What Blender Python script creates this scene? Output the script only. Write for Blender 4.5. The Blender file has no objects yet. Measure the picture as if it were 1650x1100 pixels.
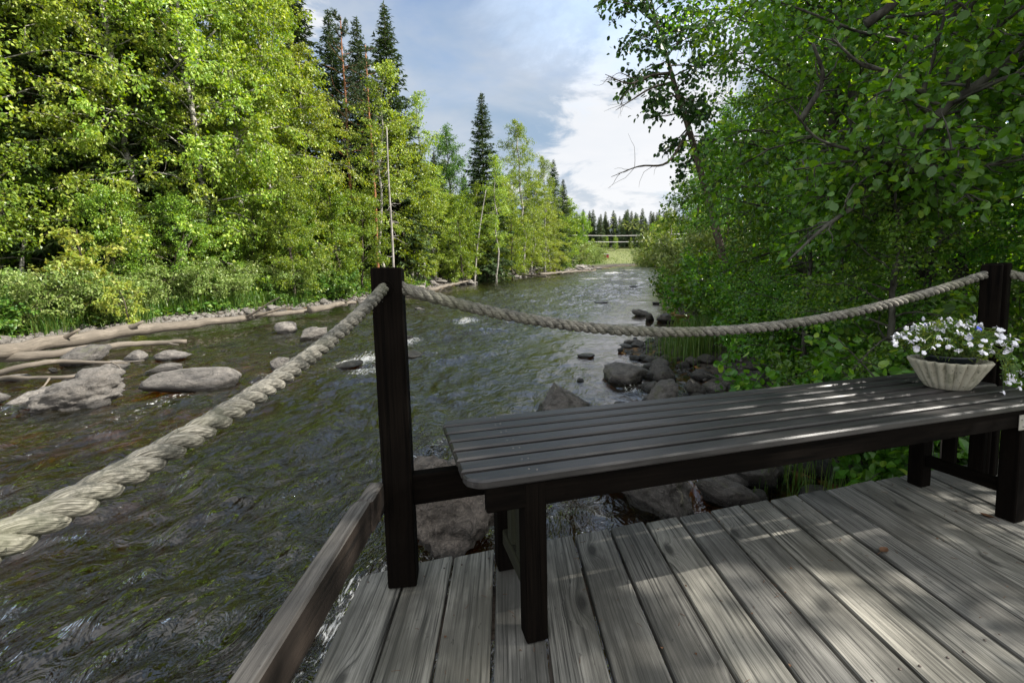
import bpy, math
import numpy as np
from mathutils import Vector, Matrix

# ------------------------------------------------------------------ camera, world, sun, exposure
R = math.radians
scene = bpy.context.scene
PITCH, ROLL, CAM_H = R(7.1), R(1.1), 0.93          # camera 0.93 m above the deck
TILT = R(2.4)                                       # the deck slopes a little towards the river
ZW = -0.97                                          # water level
SUN_AZ, SUN_EL = R(90), R(41)                       # clockwise from +Y (the view direction)

cam_data = bpy.data.cameras.new("camera")
cam_data.sensor_width = 36.0
cam_data.lens = 36.0 * 720.0 / 1650.0
cam_data.shift_y = -40.0 / 1650.0
cam_data.clip_start = 0.02
cam_data.clip_end = 3000.0
cam = bpy.data.objects.new("camera", cam_data)
scene.collection.objects.link(cam)
_f = Vector((0, math.cos(PITCH), -math.sin(PITCH)))
_r = Vector((1, 0, 0))
_u = _r.cross(_f)
RIGHT = math.cos(ROLL) * _r - math.sin(ROLL) * _u
UP = math.sin(ROLL) * _r + math.cos(ROLL) * _u
FWD = _f
cm = Matrix((RIGHT, UP, -FWD)).transposed().to_4x4()
cm.translation = Vector((0, 0, CAM_H))
cam.matrix_world = cm
scene.camera = cam

world = bpy.data.worlds.new("World")
scene.world = world
world.use_nodes = True
wn, wl = world.node_tree.nodes, world.node_tree.links
wn.clear()


def wnode(t, **kw):
    n = wn.new(t)
    for k, v in kw.items():
        if k.startswith("in_"):
            n.inputs[k[3:]].default_value = v
        else:
            setattr(n, k, v)
    return n


def wmath(op, a, b=None, c=None):
    n = wn.new("ShaderNodeMath")
    n.operation = op
    for i, v in enumerate((a, b, c)):
        if v is None:
            continue
        if hasattr(v, "links"):
            wl.new(v, n.inputs[i])
        else:
            n.inputs[i].default_value = v
    return n.outputs[0]


def wramp(fac, stops):
    n = wn.new("ShaderNodeValToRGB")
    n.color_ramp.interpolation = "EASE"
    while len(n.color_ramp.elements) < len(stops):
        n.color_ramp.elements.new(0.5)
    for e, (p, c) in zip(n.color_ramp.elements, stops):
        e.position = p
        e.color = (c, c, c, 1) if isinstance(c, (int, float)) else (*c, 1)
    wl.new(fac, n.inputs[0])
    return n.outputs[0]


def wmix(fac, a, b):
    n = wn.new("ShaderNodeMix")
    n.data_type = "RGBA"
    wl.new(fac, n.inputs[0])
    for i, v in ((6, a), (7, b)):
        if hasattr(v, "links"):
            wl.new(v, n.inputs[i])
        else:
            n.inputs[i].default_value = (*v, 1)
    return n.outputs[2]


sky = wnode("ShaderNodeTexSky", sky_type="NISHITA", sun_disc=False, sun_elevation=SUN_EL, sun_rotation=SUN_AZ,
            air_density=1.0, dust_density=0.6, ozone_density=1.2)
tc = wnode("ShaderNodeTexCoord")
sep = wnode("ShaderNodeSeparateXYZ")
wl.new(tc.outputs["Generated"], sep.inputs[0])
sx, sy, sz = sep.outputs
zc = wmath("ADD", wmath("MAXIMUM", sz, 0.0), 0.22)
cmb = wnode("ShaderNodeCombineXYZ")
wl.new(wmath("DIVIDE", sx, zc), cmb.inputs[0])
wl.new(wmath("DIVIDE", sy, zc), cmb.inputs[1])


def wnoise(scale, detail, rough, off, dist=0.0):
    m = wnode("ShaderNodeMapping")
    m.inputs["Location"].default_value = off
    wl.new(cmb.outputs[0], m.inputs[0])
    n = wnode("ShaderNodeTexNoise")
    n.inputs["Scale"].default_value = scale
    n.inputs["Detail"].default_value = detail
    n.inputs["Roughness"].default_value = rough
    n.inputs["Distortion"].default_value = dist
    wl.new(m.outputs[0], n.inputs["Vector"])
    return n.outputs[0]


def wdir(px, py, power):
    """closeness of the sky direction to the direction seen at a place in the photo"""
    v = (FWD + (px - 825) / 720 * RIGHT - (py - 510) / 720 * UP).normalized()
    d = wnode("ShaderNodeVectorMath", operation="DOT_PRODUCT")
    wl.new(tc.outputs["Generated"], d.inputs[0])
    d.inputs[1].default_value = v
    return wmath("POWER", wmath("MAXIMUM", d.outputs["Value"], 0.0), power)


big = wnoise(0.62, 6, 0.55, (3.1, 0.4, 0), 0.3)
fine = wnoise(2.2, 8, 0.62, (1.7, 5.2, 0), 0.4)
low_right = wdir(990, 270, 110)
edge_right = wdir(1090, 200, 60)
veil = wramp(wmath("ADD", big, wmath("MULTIPLY", wmath("SUBTRACT", fine, 0.5), 0.25)), ((0.30, 0.0), (0.52, 1.0)))
puff = wramp(wmath("ADD", wmath("MULTIPLY", fine, 0.8), wmath("MULTIPLY", wmath("ADD", low_right, edge_right), 0.13)),
             ((0.435, 0.0), (0.54, 1.0)))
patch = wramp(wnoise(1.1, 5, 0.55, (7.7, 2.2, 0), 0.5), ((0.36, 0.0), (0.62, 1.0)))
cloudcol = wmix(patch, (1.75, 2.35, 3.1), (2.9, 3.2, 3.6))
base = wmix(wmath("MULTIPLY", veil, 0.92), sky.outputs[0], cloudcol)
glow = wramp(wmath("MULTIPLY", wmath("ADD", low_right, wmath("MULTIPLY", edge_right, 0.7)), 1.0), ((0.2, 0.0), (1.1, 0.5)))
glow = wmath("MULTIPLY", glow, wmath("ADD", 0.35, wmath("MULTIPLY", patch, 0.65)))
base = wmix(glow, base, (3.6, 3.75, 4.0))
base = wmix(wmath("MULTIPLY", puff, 0.75), base, (5.0, 5.0, 5.05))
# unseen white cloud added overhead and behind the camera to fill the shade
back = wramp(wmath("ADD", wmath("MULTIPLY", wmath("SUBTRACT", wmath("MULTIPLY", sz, 0.30), sy), 1.0), wmath("MULTIPLY", fine, 0.35)), ((0.20, 0.0), (0.50, 1.0)))
base = wmix(wmath("MULTIPLY", back, 0.9), base, (8.6, 8.7, 8.9))
high = wdir(1010, -420, 7)  # unseen bright sky patch added above the view for glints on the water
high = wramp(wmath("ADD", high, wmath("MULTIPLY", wmath("SUBTRACT", fine, 0.5), 0.8)), ((0.45, 0.0), (0.85, 1.0)))
base = wmix(wmath("MULTIPLY", high, 0.85), base, (3.6, 4.7, 6.4))
bg = wnode("ShaderNodeBackground")
bg.inputs["Strength"].default_value = 0.08
wl.new(base, bg.inputs[0])
wo = wnode("ShaderNodeOutputWorld")
wl.new(bg.outputs[0], wo.inputs[0])

sun_dir = Vector((math.sin(SUN_AZ) * math.cos(SUN_EL), math.cos(SUN_AZ) * math.cos(SUN_EL), math.sin(SUN_EL)))
sd = bpy.data.lights.new("sun", "SUN")
sd.energy = 5.0
sd.angle = R(0.55)
sd.color = (1.0, 0.945, 0.86)
sun = bpy.data.objects.new("sun", sd)
sun.rotation_euler = sun_dir.to_track_quat("Z", "Y").to_euler()
sun.location = (30, 10, 40)
scene.collection.objects.link(sun)

scene.view_settings.view_transform = "Standard"
scene.view_settings.look = "None"
scene.view_settings.gamma = 1.0
scene.view_settings.exposure = 1.38
scene.cycles.max_bounces = 7
scene.cycles.diffuse_bounces = 3
scene.cycles.glossy_bounces = 3
scene.cycles.transmission_bounces = 4
scene.cycles.transparent_max_bounces = 8
scene.cycles.sample_clamp_indirect = 6.0
scene.cycles.use_denoising = True

# ------------------------------------------------------------------ places: photo position + distance or plane -> metres
_FR, _FU, _FF = np.array(RIGHT), np.array(UP), np.array(FWD)
CAM = np.array((0, 0, CAM_H))
DECK = np.array([[1, 0, 0], [0, math.cos(TILT), math.sin(TILT)], [0, -math.sin(TILT), math.cos(TILT)]])
DECK_M = Matrix([list(r) for r in DECK]).to_4x4()


def ray(px, py):
    return _FF + (px - 825) / 720 * _FR - (py - 510) / 720 * _FU


def on_water(px, py, z=ZW):
    d = ray(px, py)
    return CAM + d * (z - CAM_H) / d[2]


def at_depth(px, py, d):
    return CAM + ray(px, py) * d


def on_deck(px, py, h=0.0):
    c, d = DECK.T @ CAM, DECK.T @ ray(px, py)
    return c + d * (h - c[2]) / d[2]


# ------------------------------------------------------------------ numpy noise
def _hash(ix, iy, iz, seed):
    h = (ix.astype(np.int64) * 374761393 + iy.astype(np.int64) * 668265263 + iz.astype(np.int64) * 2147483647 + seed * 974711) & 0x7FFFFFFF
    h = ((h ^ (h >> 13)) * 1274126177) & 0x7FFFFFFF
    h = ((h ^ (h >> 16)) * 668265263) & 0x7FFFFFFF
    return (h & 0xFFFF) / 32767.5 - 1.0


def vnoise(p, seed=0):
    p = np.asarray(p, float)
    i = np.floor(p)
    f = p - i
    f = f * f * f * (f * (f * 6 - 15) + 10)
    ix, iy, iz = i[..., 0], i[..., 1], i[..., 2]
    out = 0
    for a in (0, 1):
        for b in (0, 1):
            for c in (0, 1):
                w = (f[..., 0] if a else 1 - f[..., 0]) * (f[..., 1] if b else 1 - f[..., 1]) * (f[..., 2] if c else 1 - f[..., 2])
                out = out + w * _hash(ix + a, iy + b, iz + c, seed)
    return out


def fbm(p, octaves=4, seed=0, gain=0.5, lac=2.03):
    p = np.asarray(p, float)
    s, a = 0, 1.0
    for k in range(octaves):
        s = s + a * vnoise(p, seed + k * 17)
        p = p * lac + 3.7
        a *= gain
    return s


def smooth(t):
    t = np.clip(t, 0, 1)
    return t * t * (3 - 2 * t)


# ------------------------------------------------------------------ mesh builder
class MB:
    def __init__(self):
        self.v, self.t, self.q, self.g, self.n = [], [], [], [], 0
        self.flat = False

    def add(self, v, tris=None, quads=None, grain=None):
        v = np.asarray(v, float).reshape(-1, 3)
        self.v.append(v)
        if tris is not None and len(tris):
            self.t.append(np.asarray(tris, np.int64).reshape(-1, 3) + self.n)
        if quads is not None and len(quads):
            self.q.append(np.asarray(quads, np.int64).reshape(-1, 4) + self.n)
        self.g.append(np.asarray(grain, float).reshape(-1, 3) if grain is not None else v.copy())
        self.n += len(v)

    def mesh(self, name, mat, smooth_shade=True):
        me = bpy.data.meshes.new(name)
        v = np.concatenate(self.v)
        t = np.concatenate(self.t) if self.t else np.zeros((0, 3), np.int64)
        q = np.concatenate(self.q) if self.q else np.zeros((0, 4), np.int64)
        me.vertices.add(len(v))
        me.vertices.foreach_set("co", v.astype(np.float32).ravel())
        loops = np.concatenate([t.ravel(), q.ravel()])
        me.loops.add(len(loops))
        me.loops.foreach_set("vertex_index", loops.astype(np.int32))
        tot = np.concatenate([np.full(len(t), 3), np.full(len(q), 4)])
        start = np.concatenate([[0], np.cumsum(tot)[:-1]])
        me.polygons.add(len(tot))
        me.polygons.foreach_set("loop_start", start.astype(np.int32))
        me.polygons.foreach_set("loop_total", tot.astype(np.int32))
        me.polygons.foreach_set("use_smooth", np.full(len(tot), bool(smooth_shade)))
        a = me.attributes.new("grain", "FLOAT_VECTOR", "POINT")
        a.data.foreach_set("vector", np.concatenate(self.g).astype(np.float32).ravel())
        me.update(calc_edges=True)
        me.validate()
        if mat is not None:
            me.materials.append(mat)
        return me

    def obj(self, name, mat, parent=None, smooth_shade=None):
        if smooth_shade is None:                      # boxes stay flat-faced, grown and swept shapes are smooth
            smooth_shade = not self.flat
        o = bpy.data.objects.new(name, self.mesh(name, mat, smooth_shade))
        scene.collection.objects.link(o)
        if parent is not None:
            o.parent = parent
        return o


_grain_rng = np.random.default_rng(5)


def cbox(mb, center, size, axes=None, ch=0.004, along=0, bow=None):
    """chamfered box; axes: rows = local x, y, z directions; grain runs along local axis ALONG"""
    mb.flat = True
    c = np.asarray(center, float)
    A = np.eye(3) if axes is None else np.asarray(axes, float)
    h = np.asarray(size, float) / 2
    ch = min(ch, h.min() * 0.45)
    vs, idx = [], {}
    for sx in (-1, 1):
        for sy in (-1, 1):
            for sz in (-1, 1):
                s = np.array((sx, sy, sz))
                for ax in range(3):
                    p = s * h
                    for k in range(3):
                        if k != ax:
                            p[k] -= s[k] * ch
                    idx[(sx, sy, sz, ax)] = len(vs)
                    vs.append(p)
    quads, tris = [], []
    for ax in range(3):
        b, cc = (ax + 1) % 3, (ax + 2) % 3
        for s in (-1, 1):
            loop = []
            for u, w in ((-1, -1), (1, -1), (1, 1), (-1, 1)):
                k = [0, 0, 0]
                k[ax], k[b], k[cc] = s, u, w
                loop.append(idx[(*k, ax)])
            quads.append(loop if s > 0 else loop[::-1])
    for ax in range(3):
        b, cc = (ax + 1) % 3, (ax + 2) % 3
        for u in (-1, 1):
            for w in (-1, 1):
                k0, k1 = [0, 0, 0], [0, 0, 0]
                k0[ax], k1[ax] = -1, 1
                for k in (k0, k1):
                    k[b], k[cc] = u, w
                loop = [idx[(*k0, b)], idx[(*k1, b)], idx[(*k1, cc)], idx[(*k0, cc)]]
                quads.append(loop if u * w > 0 else loop[::-1])
    for sx in (-1, 1):
        for sy in (-1, 1):
            for sz in (-1, 1):
                loop = [idx[(sx, sy, sz, a)] for a in range(3)]
                tris.append(loop if sx * sy * sz > 0 else loop[::-1])
    vs = np.array(vs)
    g = vs[:, ((0, 1, 2), (1, 0, 2), (2, 0, 1))[along]] + _grain_rng.uniform(-20, 20, 3) * np.array((1, 1, 0.3))
    mb.add(c + vs @ A, tris, quads, g)


def slab(mb, outline, z0, z1, ch):
    """a flat board of any convex outline (x along the grain), edges eased"""
    o = np.asarray(outline, float)
    c = (o.max(0) + o.min(0)) / 2
    d = o - c
    inner = c + np.sign(d) * np.maximum(np.abs(d) - ch, 0)
    n = len(o)
    V = np.concatenate([np.c_[inner, np.full(n, z0)], np.c_[o, np.full(n, z0 + ch)], np.c_[o, np.full(n, z1 - ch)], np.c_[inner, np.full(n, z1)],
                        [[*c, z0], [*c, z1]]])
    q, t = [], []
    for r in range(3):
        for i in range(n):
            j = (i + 1) % n
            q.append((r * n + i, r * n + j, (r + 1) * n + j, (r + 1) * n + i))
    for i in range(n):
        j = (i + 1) % n
        t.append((4 * n, j, i))
        t.append((4 * n + 1, 3 * n + i, 3 * n + j))
    mb.add(V, t, q, V - (*c, 0) + _grain_rng.uniform(-20, 20, 3) * np.array((1, 1, 0.3)))


def tube(mb, pts, rad, sides=6, cap=True, flat=1.0):
    pts = np.asarray(pts, float)
    n = len(pts)
    rad = np.broadcast_to(np.asarray(rad, float), (n,))
    d = np.gradient(pts, axis=0)
    d /= np.linalg.norm(d, axis=1)[:, None] + 1e-12
    up = np.array((0, 0, 1.0)) if abs(d[0][2]) < 0.9 else np.array((1.0, 0, 0))
    x = np.cross(up, d[0])
    x /= np.linalg.norm(x)
    ang = np.arange(sides) / sides * 2 * math.pi
    ca, sa = np.cos(ang)[:, None], np.sin(ang)[:, None]
    V = np.empty((n, sides, 3))
    for i in range(n):
        x = x - d[i] * (x @ d[i])
        x /= np.linalg.norm(x) + 1e-12
        y = np.cross(d[i], x)
        V[i] = pts[i] + rad[i] * (ca * x + sa * y * flat)
    L = np.concatenate([[0], np.cumsum(np.linalg.norm(np.diff(pts, axis=0), axis=1))])
    g = np.empty((n, sides, 3))
    g[..., 0] = L[:, None]
    g[..., 1] = rad[:, None] * np.cos(ang)[None]
    g[..., 2] = rad[:, None] * np.sin(ang)[None]
    i, j = np.meshgrid(np.arange(n - 1), np.arange(sides), indexing="ij")
    j2 = (j + 1) % sides
    q = np.stack([i * sides + j, i * sides + j2, (i + 1) * sides + j2, (i + 1) * sides + j], -1).reshape(-1, 4)
    V, g = V.reshape(-1, 3), g.reshape(-1, 3)
    tr = []
    if cap:
        V = np.concatenate([V, pts[:1], pts[-1:]])
        g = np.concatenate([g, [[0, 0, 0]], [[L[-1], 0, 0]]])
        a, b = n * sides, n * sides + 1
        for k in range(sides):
            k2 = (k + 1) % sides
            tr.append((a, k2, k))
            tr.append((b, (n - 1) * sides + k, (n - 1) * sides + k2))
    mb.add(V, tr, q, g)


def catmull(ctrl, per=8):
    c = np.asarray(ctrl, float)
    c = np.concatenate([[2 * c[0] - c[1]], c, [2 * c[-1] - c[-2]]])
    out = []
    for i in range(1, len(c) - 2):
        for t in np.linspace(0, 1, per, endpoint=False):
            p0, p1, p2, p3 = c[i - 1:i + 3]
            out.append(0.5 * (2 * p1 + (p2 - p0) * t + (2 * p0 - 5 * p1 + 4 * p2 - p3) * t * t + (3 * p1 - p0 - 3 * p2 + p3) * t ** 3))
    out.append(c[-2])
    return np.array(out)


# ------------------------------------------------------------------ tagging
def tag(o, label=None, cat=None, group=None, kind=None):
    if label:
        o["label"] = label
    if cat:
        o["category"] = cat
    if group:
        o["group"] = group
    if kind:
        o["kind"] = kind
    return o


def empty(name, loc=(0, 0, 0), label=None, cat=None, group=None, M=None):
    o = bpy.data.objects.new(name, None)
    o.empty_display_size = 0.1
    scene.collection.objects.link(o)
    if M is not None:
        o.matrix_world = M
    else:
        o.location = loc
    return tag(o, label, cat, group)


def copy_tree(o, kids):
    c = o.copy()
    scene.collection.objects.link(c)
    for k in kids:
        d = k.copy()
        scene.collection.objects.link(d)
        d.parent = c
    return c


# ------------------------------------------------------------------ materials
class NT:
    def __init__(self, name):
        self.m = bpy.data.materials.new(name)
        self.m.use_nodes = True
        self.t = self.m.node_tree
        self.t.nodes.clear()
        self.out = self.t.nodes.new("ShaderNodeOutputMaterial")

    def n(self, typ, ins=None, **kw):
        n = self.t.nodes.new(typ)
        for k, v in kw.items():
            setattr(n, k, v)
        for k, v in (ins or {}).items():
            self.put(n.inputs[k], v)
        return n

    def put(self, sock, v):
        if hasattr(v, "links"):
            self.t.links.new(v, sock)
        elif isinstance(v, tuple) and len(v) == 3 and sock.type == "RGBA":
            sock.default_value = (*v, 1)
        else:
            sock.default_value = v

    def math(self, op, a, b=0.0, c=0.0, clamp=False):
        n = self.n("ShaderNodeMath", {0: a, 1: b, 2: c}, operation=op)
        n.use_clamp = clamp
        return n.outputs[0]

    def noise(self, vec, scale, detail=4, rough=0.55, dist=0.0, mapping=None):
        if mapping is not None:
            vec = self.n("ShaderNodeMapping", {"Vector": vec, "Scale": mapping}).outputs[0]
        return self.n("ShaderNodeTexNoise", {"Vector": vec, "Scale": scale, "Detail": detail, "Roughness": rough, "Distortion": dist}).outputs[0]

    def ramp(self, fac, stops, interp="LINEAR"):
        n = self.n("ShaderNodeValToRGB", {0: fac})
        n.color_ramp.interpolation = interp
        while len(n.color_ramp.elements) < len(stops):
            n.color_ramp.elements.new(0.5)
        for e, (p, c) in zip(n.color_ramp.elements, stops):
            e.position = p
            e.color = (c, c, c, 1) if isinstance(c, (int, float)) else (*c, 1)
        return n.outputs[0]

    def mix(self, fac, a, b, mode="MIX"):
        n = self.n("ShaderNodeMix", data_type="RGBA", blend_type=mode)
        self.put(n.inputs[0], fac)
        self.put(n.inputs[6], a)
        self.put(n.inputs[7], b)
        return n.outputs[2]

    def bump(self, h, strength=0.5, dist=0.01, normal=None):
        ins = {"Height": h, "Strength": strength, "Distance": dist}
        if normal is not None:
            ins["Normal"] = normal
        return self.n("ShaderNodeBump", ins).outputs[0]

    def grain(self):
        return self.n("ShaderNodeAttribute", attribute_name="grain").outputs["Vector"]

    def obj(self):
        return self.n("ShaderNodeTexCoord").outputs["Object"]

    def island(self):
        return self.n("ShaderNodeNewGeometry").outputs["Random Per Island"]

    def objrand(self):
        return self.n("ShaderNodeObjectInfo").outputs["Random"]

    def pos(self):
        return self.n("ShaderNodeNewGeometry").outputs["Position"]

    def done(self, shader):
        self.t.links.new(shader, self.out.inputs[0])
        return self.m

    def principled(self, col, rough=0.6, spec=0.5, normal=None, metallic=0.0, **kw):
        ins = {"Base Color": col, "Roughness": rough, "Specular IOR Level": spec, "Metallic": metallic}
        if normal is not None:
            ins["Normal"] = normal
        ins.update(kw)
        return self.n("ShaderNodeBsdfPrincipled", ins).outputs[0]


def vec3(t, x, y, z):
    return t.n("ShaderNodeCombineXYZ", {0: x, 1: y, 2: z}).outputs[0]


def wood_mat(name, dark, light, blotch, rough=0.75, knots=True, bumpd=0.0025, stretch=1.0, spec=0.25):
    t = NT(name)
    g = t.grain()
    s = t.n("ShaderNodeSeparateXYZ", {0: g}).outputs
    isl = t.island()
    # knots: sparse cells in stretched space, growth lines bend around them
    kv = t.n("ShaderNodeMapping", {"Vector": g, "Scale": (3.0, 7.0, 0.0)}).outputs[0]
    vor = t.n("ShaderNodeTexVoronoi", {"Vector": kv, "Scale": 1.0, "Randomness": 0.9}, voronoi_dimensions="2D")
    sel = t.math("GREATER_THAN", t.n("ShaderNodeSeparateColor", {0: vor.outputs["Color"]}).outputs[0], 0.74)
    near = t.math("MULTIPLY", t.math("POWER", t.math("SUBTRACT", 1.0, vor.outputs["Distance"], clamp=True), 6.0), sel)
    wv = t.noise(g, 1.0, 3, 0.5, 0, (1.3, 5.0, 5.0))
    line = t.math("ADD", s[1], t.math("ADD", t.math("MULTIPLY", wv, 0.03), t.math("MULTIPLY", near, 0.055 if knots else 0.0)))
    gv = vec3(t, t.math("MULTIPLY", s[0], 2.2 * stretch), t.math("MULTIPLY", line, 120.0), t.math("MULTIPLY", s[2], 40.0))
    gr = t.noise(gv, 1.0, 5, 0.65)
    gf = t.noise(g, 1.0, 4, 0.7, 0, (6.0 * stretch, 260.0, 200.0))
    lines = t.ramp(gr, ((0.36, 0.0), (0.5, 0.7), (0.62, 1.0)))
    bl = t.noise(g, 1.0, 4, 0.6, 0, (2.6, 6.0, 6.0))
    spots = t.noise(g, 1.0, 3, 0.6, 0, (30.0, 60.0, 60.0))
    col = t.mix(lines, dark, light)
    col = t.mix(t.math("MULTIPLY", t.ramp(bl, ((0.44, 0.0), (0.60, 1.0))), 0.72), col, blotch)
    col = t.mix(t.math("MULTIPLY", t.ramp(gf, ((0.40, 1.0), (0.55, 0.0))), 0.35), col, dark)
    col = t.mix(t.math("MULTIPLY", t.ramp(spots, ((0.27, 1.0), (0.33, 0.0))), 0.6), col, dark)
    if knots:
        kn = t.math("MULTIPLY", t.ramp(vor.outputs["Distance"], ((0.06, 1.0), (0.15, 0.0))), sel)
        col = t.mix(t.math("MULTIPLY", kn, 0.8), col, tuple(x * 0.55 for x in dark))
    hv = t.n("ShaderNodeHueSaturation", {"Color": col, "Value": t.math("ADD", 0.78, t.math("MULTIPLY", isl, 0.42)), "Saturation": t.math("ADD", 0.7, t.math("MULTIPLY", isl, 0.5))}).outputs[0]
    h = t.math("ADD", t.math("MULTIPLY", gr, 0.8), t.math("MULTIPLY", gf, 0.5))
    nm = t.bump(h, 0.6, bumpd)
    return t.done(t.principled(hv, t.math("ADD", rough - 0.12, t.math("MULTIPLY", gr, 0.25)), spec, nm))


M = {}
M["deck"] = wood_mat("weathered_deck_wood", (0.028, 0.027, 0.024), (0.225, 0.217, 0.190), (0.058, 0.056, 0.047), 0.75)
M["rail"] = wood_mat("brown_weathered_rail", (0.03, 0.024, 0.020), (0.125, 0.105, 0.088), (0.06, 0.048, 0.040), 0.8)
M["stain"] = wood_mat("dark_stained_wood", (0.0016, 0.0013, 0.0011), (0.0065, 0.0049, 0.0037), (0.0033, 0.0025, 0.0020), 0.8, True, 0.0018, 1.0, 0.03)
M["slat"] = wood_mat("worn_dark_slat_wood", (0.0055, 0.005, 0.005), (0.040, 0.0365, 0.035), (0.013, 0.012, 0.0115), 0.45, False, 0.0015, 1.0, 0.5)
M["moss_wood"] = wood_mat("green_tinged_dark_wood", (0.006, 0.006, 0.004), (0.022, 0.023, 0.012), (0.012, 0.015, 0.006), 0.8, False)
def lit_top_wood(name, src_dark, src_light):  # shade of the sides and light on top put into the colour
    m = wood_mat(name, *src_light, 0.8)
    nt = m.node_tree
    pr = [n for n in nt.nodes if n.type == "BSDF_PRINCIPLED"][0]
    src = pr.inputs["Base Color"].links[0].from_socket
    ge = nt.nodes.new("ShaderNodeNewGeometry")
    sp = nt.nodes.new("ShaderNodeSeparateXYZ")
    nt.links.new(ge.outputs["True Normal"], sp.inputs[0])
    ra = nt.nodes.new("ShaderNodeMapRange")
    ra.inputs[1].default_value, ra.inputs[2].default_value = 0.3, 0.9
    nt.links.new(sp.outputs[2], ra.inputs[0])
    mx = nt.nodes.new("ShaderNodeMix")
    mx.data_type, mx.blend_type = "RGBA", "MIX"
    mul = nt.nodes.new("ShaderNodeMix")
    mul.data_type, mul.blend_type = "RGBA", "MULTIPLY"
    mul.inputs[0].default_value = 1.0
    nt.links.new(src, mul.inputs[6])
    mul.inputs[7].default_value = (*src_dark, 1)
    nt.links.new(ra.outputs[0], mx.inputs[0])
    nt.links.new(mul.outputs[2], mx.inputs[6])
    nt.links.new(src, mx.inputs[7])
    nt.links.new(mx.outputs[2], pr.inputs["Base Color"])
    return m


M["rail_top"] = lit_top_wood("rail_shaded_sides_lit_top", (0.22, 0.17, 0.14), ((0.030, 0.028, 0.026), (0.135, 0.127, 0.116), (0.065, 0.060, 0.054)))
M["drift"] = wood_mat("bleached_driftwood", (0.052, 0.044, 0.034), (0.170, 0.146, 0.117), (0.090, 0.077, 0.061), 0.8, False, 0.006, 0.6)


def rope_mat():
    t = NT("old_hemp_rope")
    g = t.grain()
    o = t.obj()
    s = t.n("ShaderNodeSeparateXYZ", {0: g}).outputs
    ang = t.math("ARCTAN2", s[2], s[1])
    yarn = t.math("SINE", t.math("ADD", t.math("MULTIPLY", ang, 6.0), t.math("MULTIPLY", s[0], 520.0)))
    fib = t.noise(g, 1.0, 3, 0.6, 0, (60.0, 900.0, 900.0))
    gr = t.noise(o, 38.0, 6, 0.75)
    gr2 = t.noise(o, 5.0, 4, 0.6)
    col = t.mix(t.ramp(fib, ((0.35, 0.0), (0.65, 1.0))), (0.055, 0.051, 0.042), (0.29, 0.275, 0.235))
    col = t.mix(t.math("MULTIPLY", t.ramp(gr, ((0.46, 0.0), (0.60, 1.0))), 0.8), col, (0.045, 0.046, 0.040))
    col = t.mix(t.math("MULTIPLY", t.ramp(gr2, ((0.48, 0.0), (0.72, 1.0))), 0.6), col, (0.12, 0.125, 0.075))
    nm = t.bump(t.math("ADD", t.math("ADD", fib, t.math("MULTIPLY", gr, 0.7)), t.math("MULTIPLY", yarn, 0.35)), 0.8, 0.0018)
    return t.done(t.principled(col, 0.85, 0.15, nm))


M["rope"] = rope_mat()


def simple_mat(name, col, rough=0.6, spec=0.4, var=0.25, scale=8.0, metallic=0.0, bump=0.0):
    t = NT(name)
    o = t.obj()
    nz = t.noise(o, scale, 5, 0.6)
    c = t.mix(nz, tuple(x * (1 - var) for x in col), tuple(min(1, x * (1 + var)) for x in col))
    nm = t.bump(nz, 0.5, bump) if bump else None
    return t.done(t.principled(c, rough, spec, nm, metallic))


def rock_mat(name, dark, light, lichen, lf=0.4, wet=0.0):
    t = NT(name)
    o = t.obj()
    p = t.pos()
    rnd = t.objrand()
    off = t.n("ShaderNodeVectorMath", {0: o, 1: vec3(t, t.math("MULTIPLY", rnd, 31.0), t.math("MULTIPLY", rnd, 17.0), rnd)}, operation="ADD").outputs[0]
    n1 = t.noise(off, 3.6, 10, 0.72)
    n2 = t.noise(off, 22.0, 6, 0.7)
    n3 = t.noise(off, 1.6, 5, 0.6, 0.6)
    speck = t.noise(p, 90.0, 3, 0.6)
    col = t.mix(t.ramp(n1, ((0.33, 0.0), (0.66, 1.0))), dark, light)
    col = t.mix(t.math("MULTIPLY", t.ramp(n2, ((0.50, 0.0), (0.62, 1.0))), 0.5), col, tuple(x * 0.5 for x in dark))
    col = t.mix(t.math("MULTIPLY", t.ramp(n3, ((0.52, 0.0), (0.68, 1.0))), lf), col, lichen)
    col = t.mix(t.math("MULTIPLY", t.ramp(speck, ((0.55, 0.0), (0.7, 1.0))), 0.35), col, tuple(min(1, x * 1.6) for x in light))
    crn = t.noise(off, 1.3, 2, 0.5, 0.8)
    crack = t.ramp(t.math("ABSOLUTE", t.math("SUBTRACT", crn, 0.5)), ((0.003, 1.0), (0.012, 0.0)))
    col = t.mix(t.math("MULTIPLY", t.math("MULTIPLY", crack, t.ramp(n3, ((0.42, 1.0), (0.56, 0.0)))), 0.5), col, tuple(x * 0.25 for x in dark))
    hv = t.n("ShaderNodeHueSaturation", {"Color": col, "Value": t.math("ADD", 0.75, t.math("MULTIPLY", rnd, 0.5))}).outputs[0]
    # the splash band just above the water is soaked
    z = t.n("ShaderNodeSeparateXYZ", {0: p}).outputs[2]
    band = t.math("SUBTRACT", t.math("SUBTRACT", z, ZW), t.math("MULTIPLY", n2, 0.10))
    wetf = t.ramp(band, ((0.0, 1.0), (0.05, 0.0)))
    hv = t.mix(t.math("MULTIPLY", wetf, 0.75), hv, tuple(x * 0.30 for x in dark))
    h = t.math("SUBTRACT", t.math("ADD", t.math("MULTIPLY", n1, 1.0), t.math("MULTIPLY", n2, 0.35)), t.math("MULTIPLY", crack, 0.12))
    nm = t.bump(h, 1.0, 0.055)
    rough = t.math("SUBTRACT", 0.85 - wet * 0.4, t.math("MULTIPLY", wetf, 0.5))
    return t.done(t.principled(hv, rough, 0.4, nm))


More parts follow.
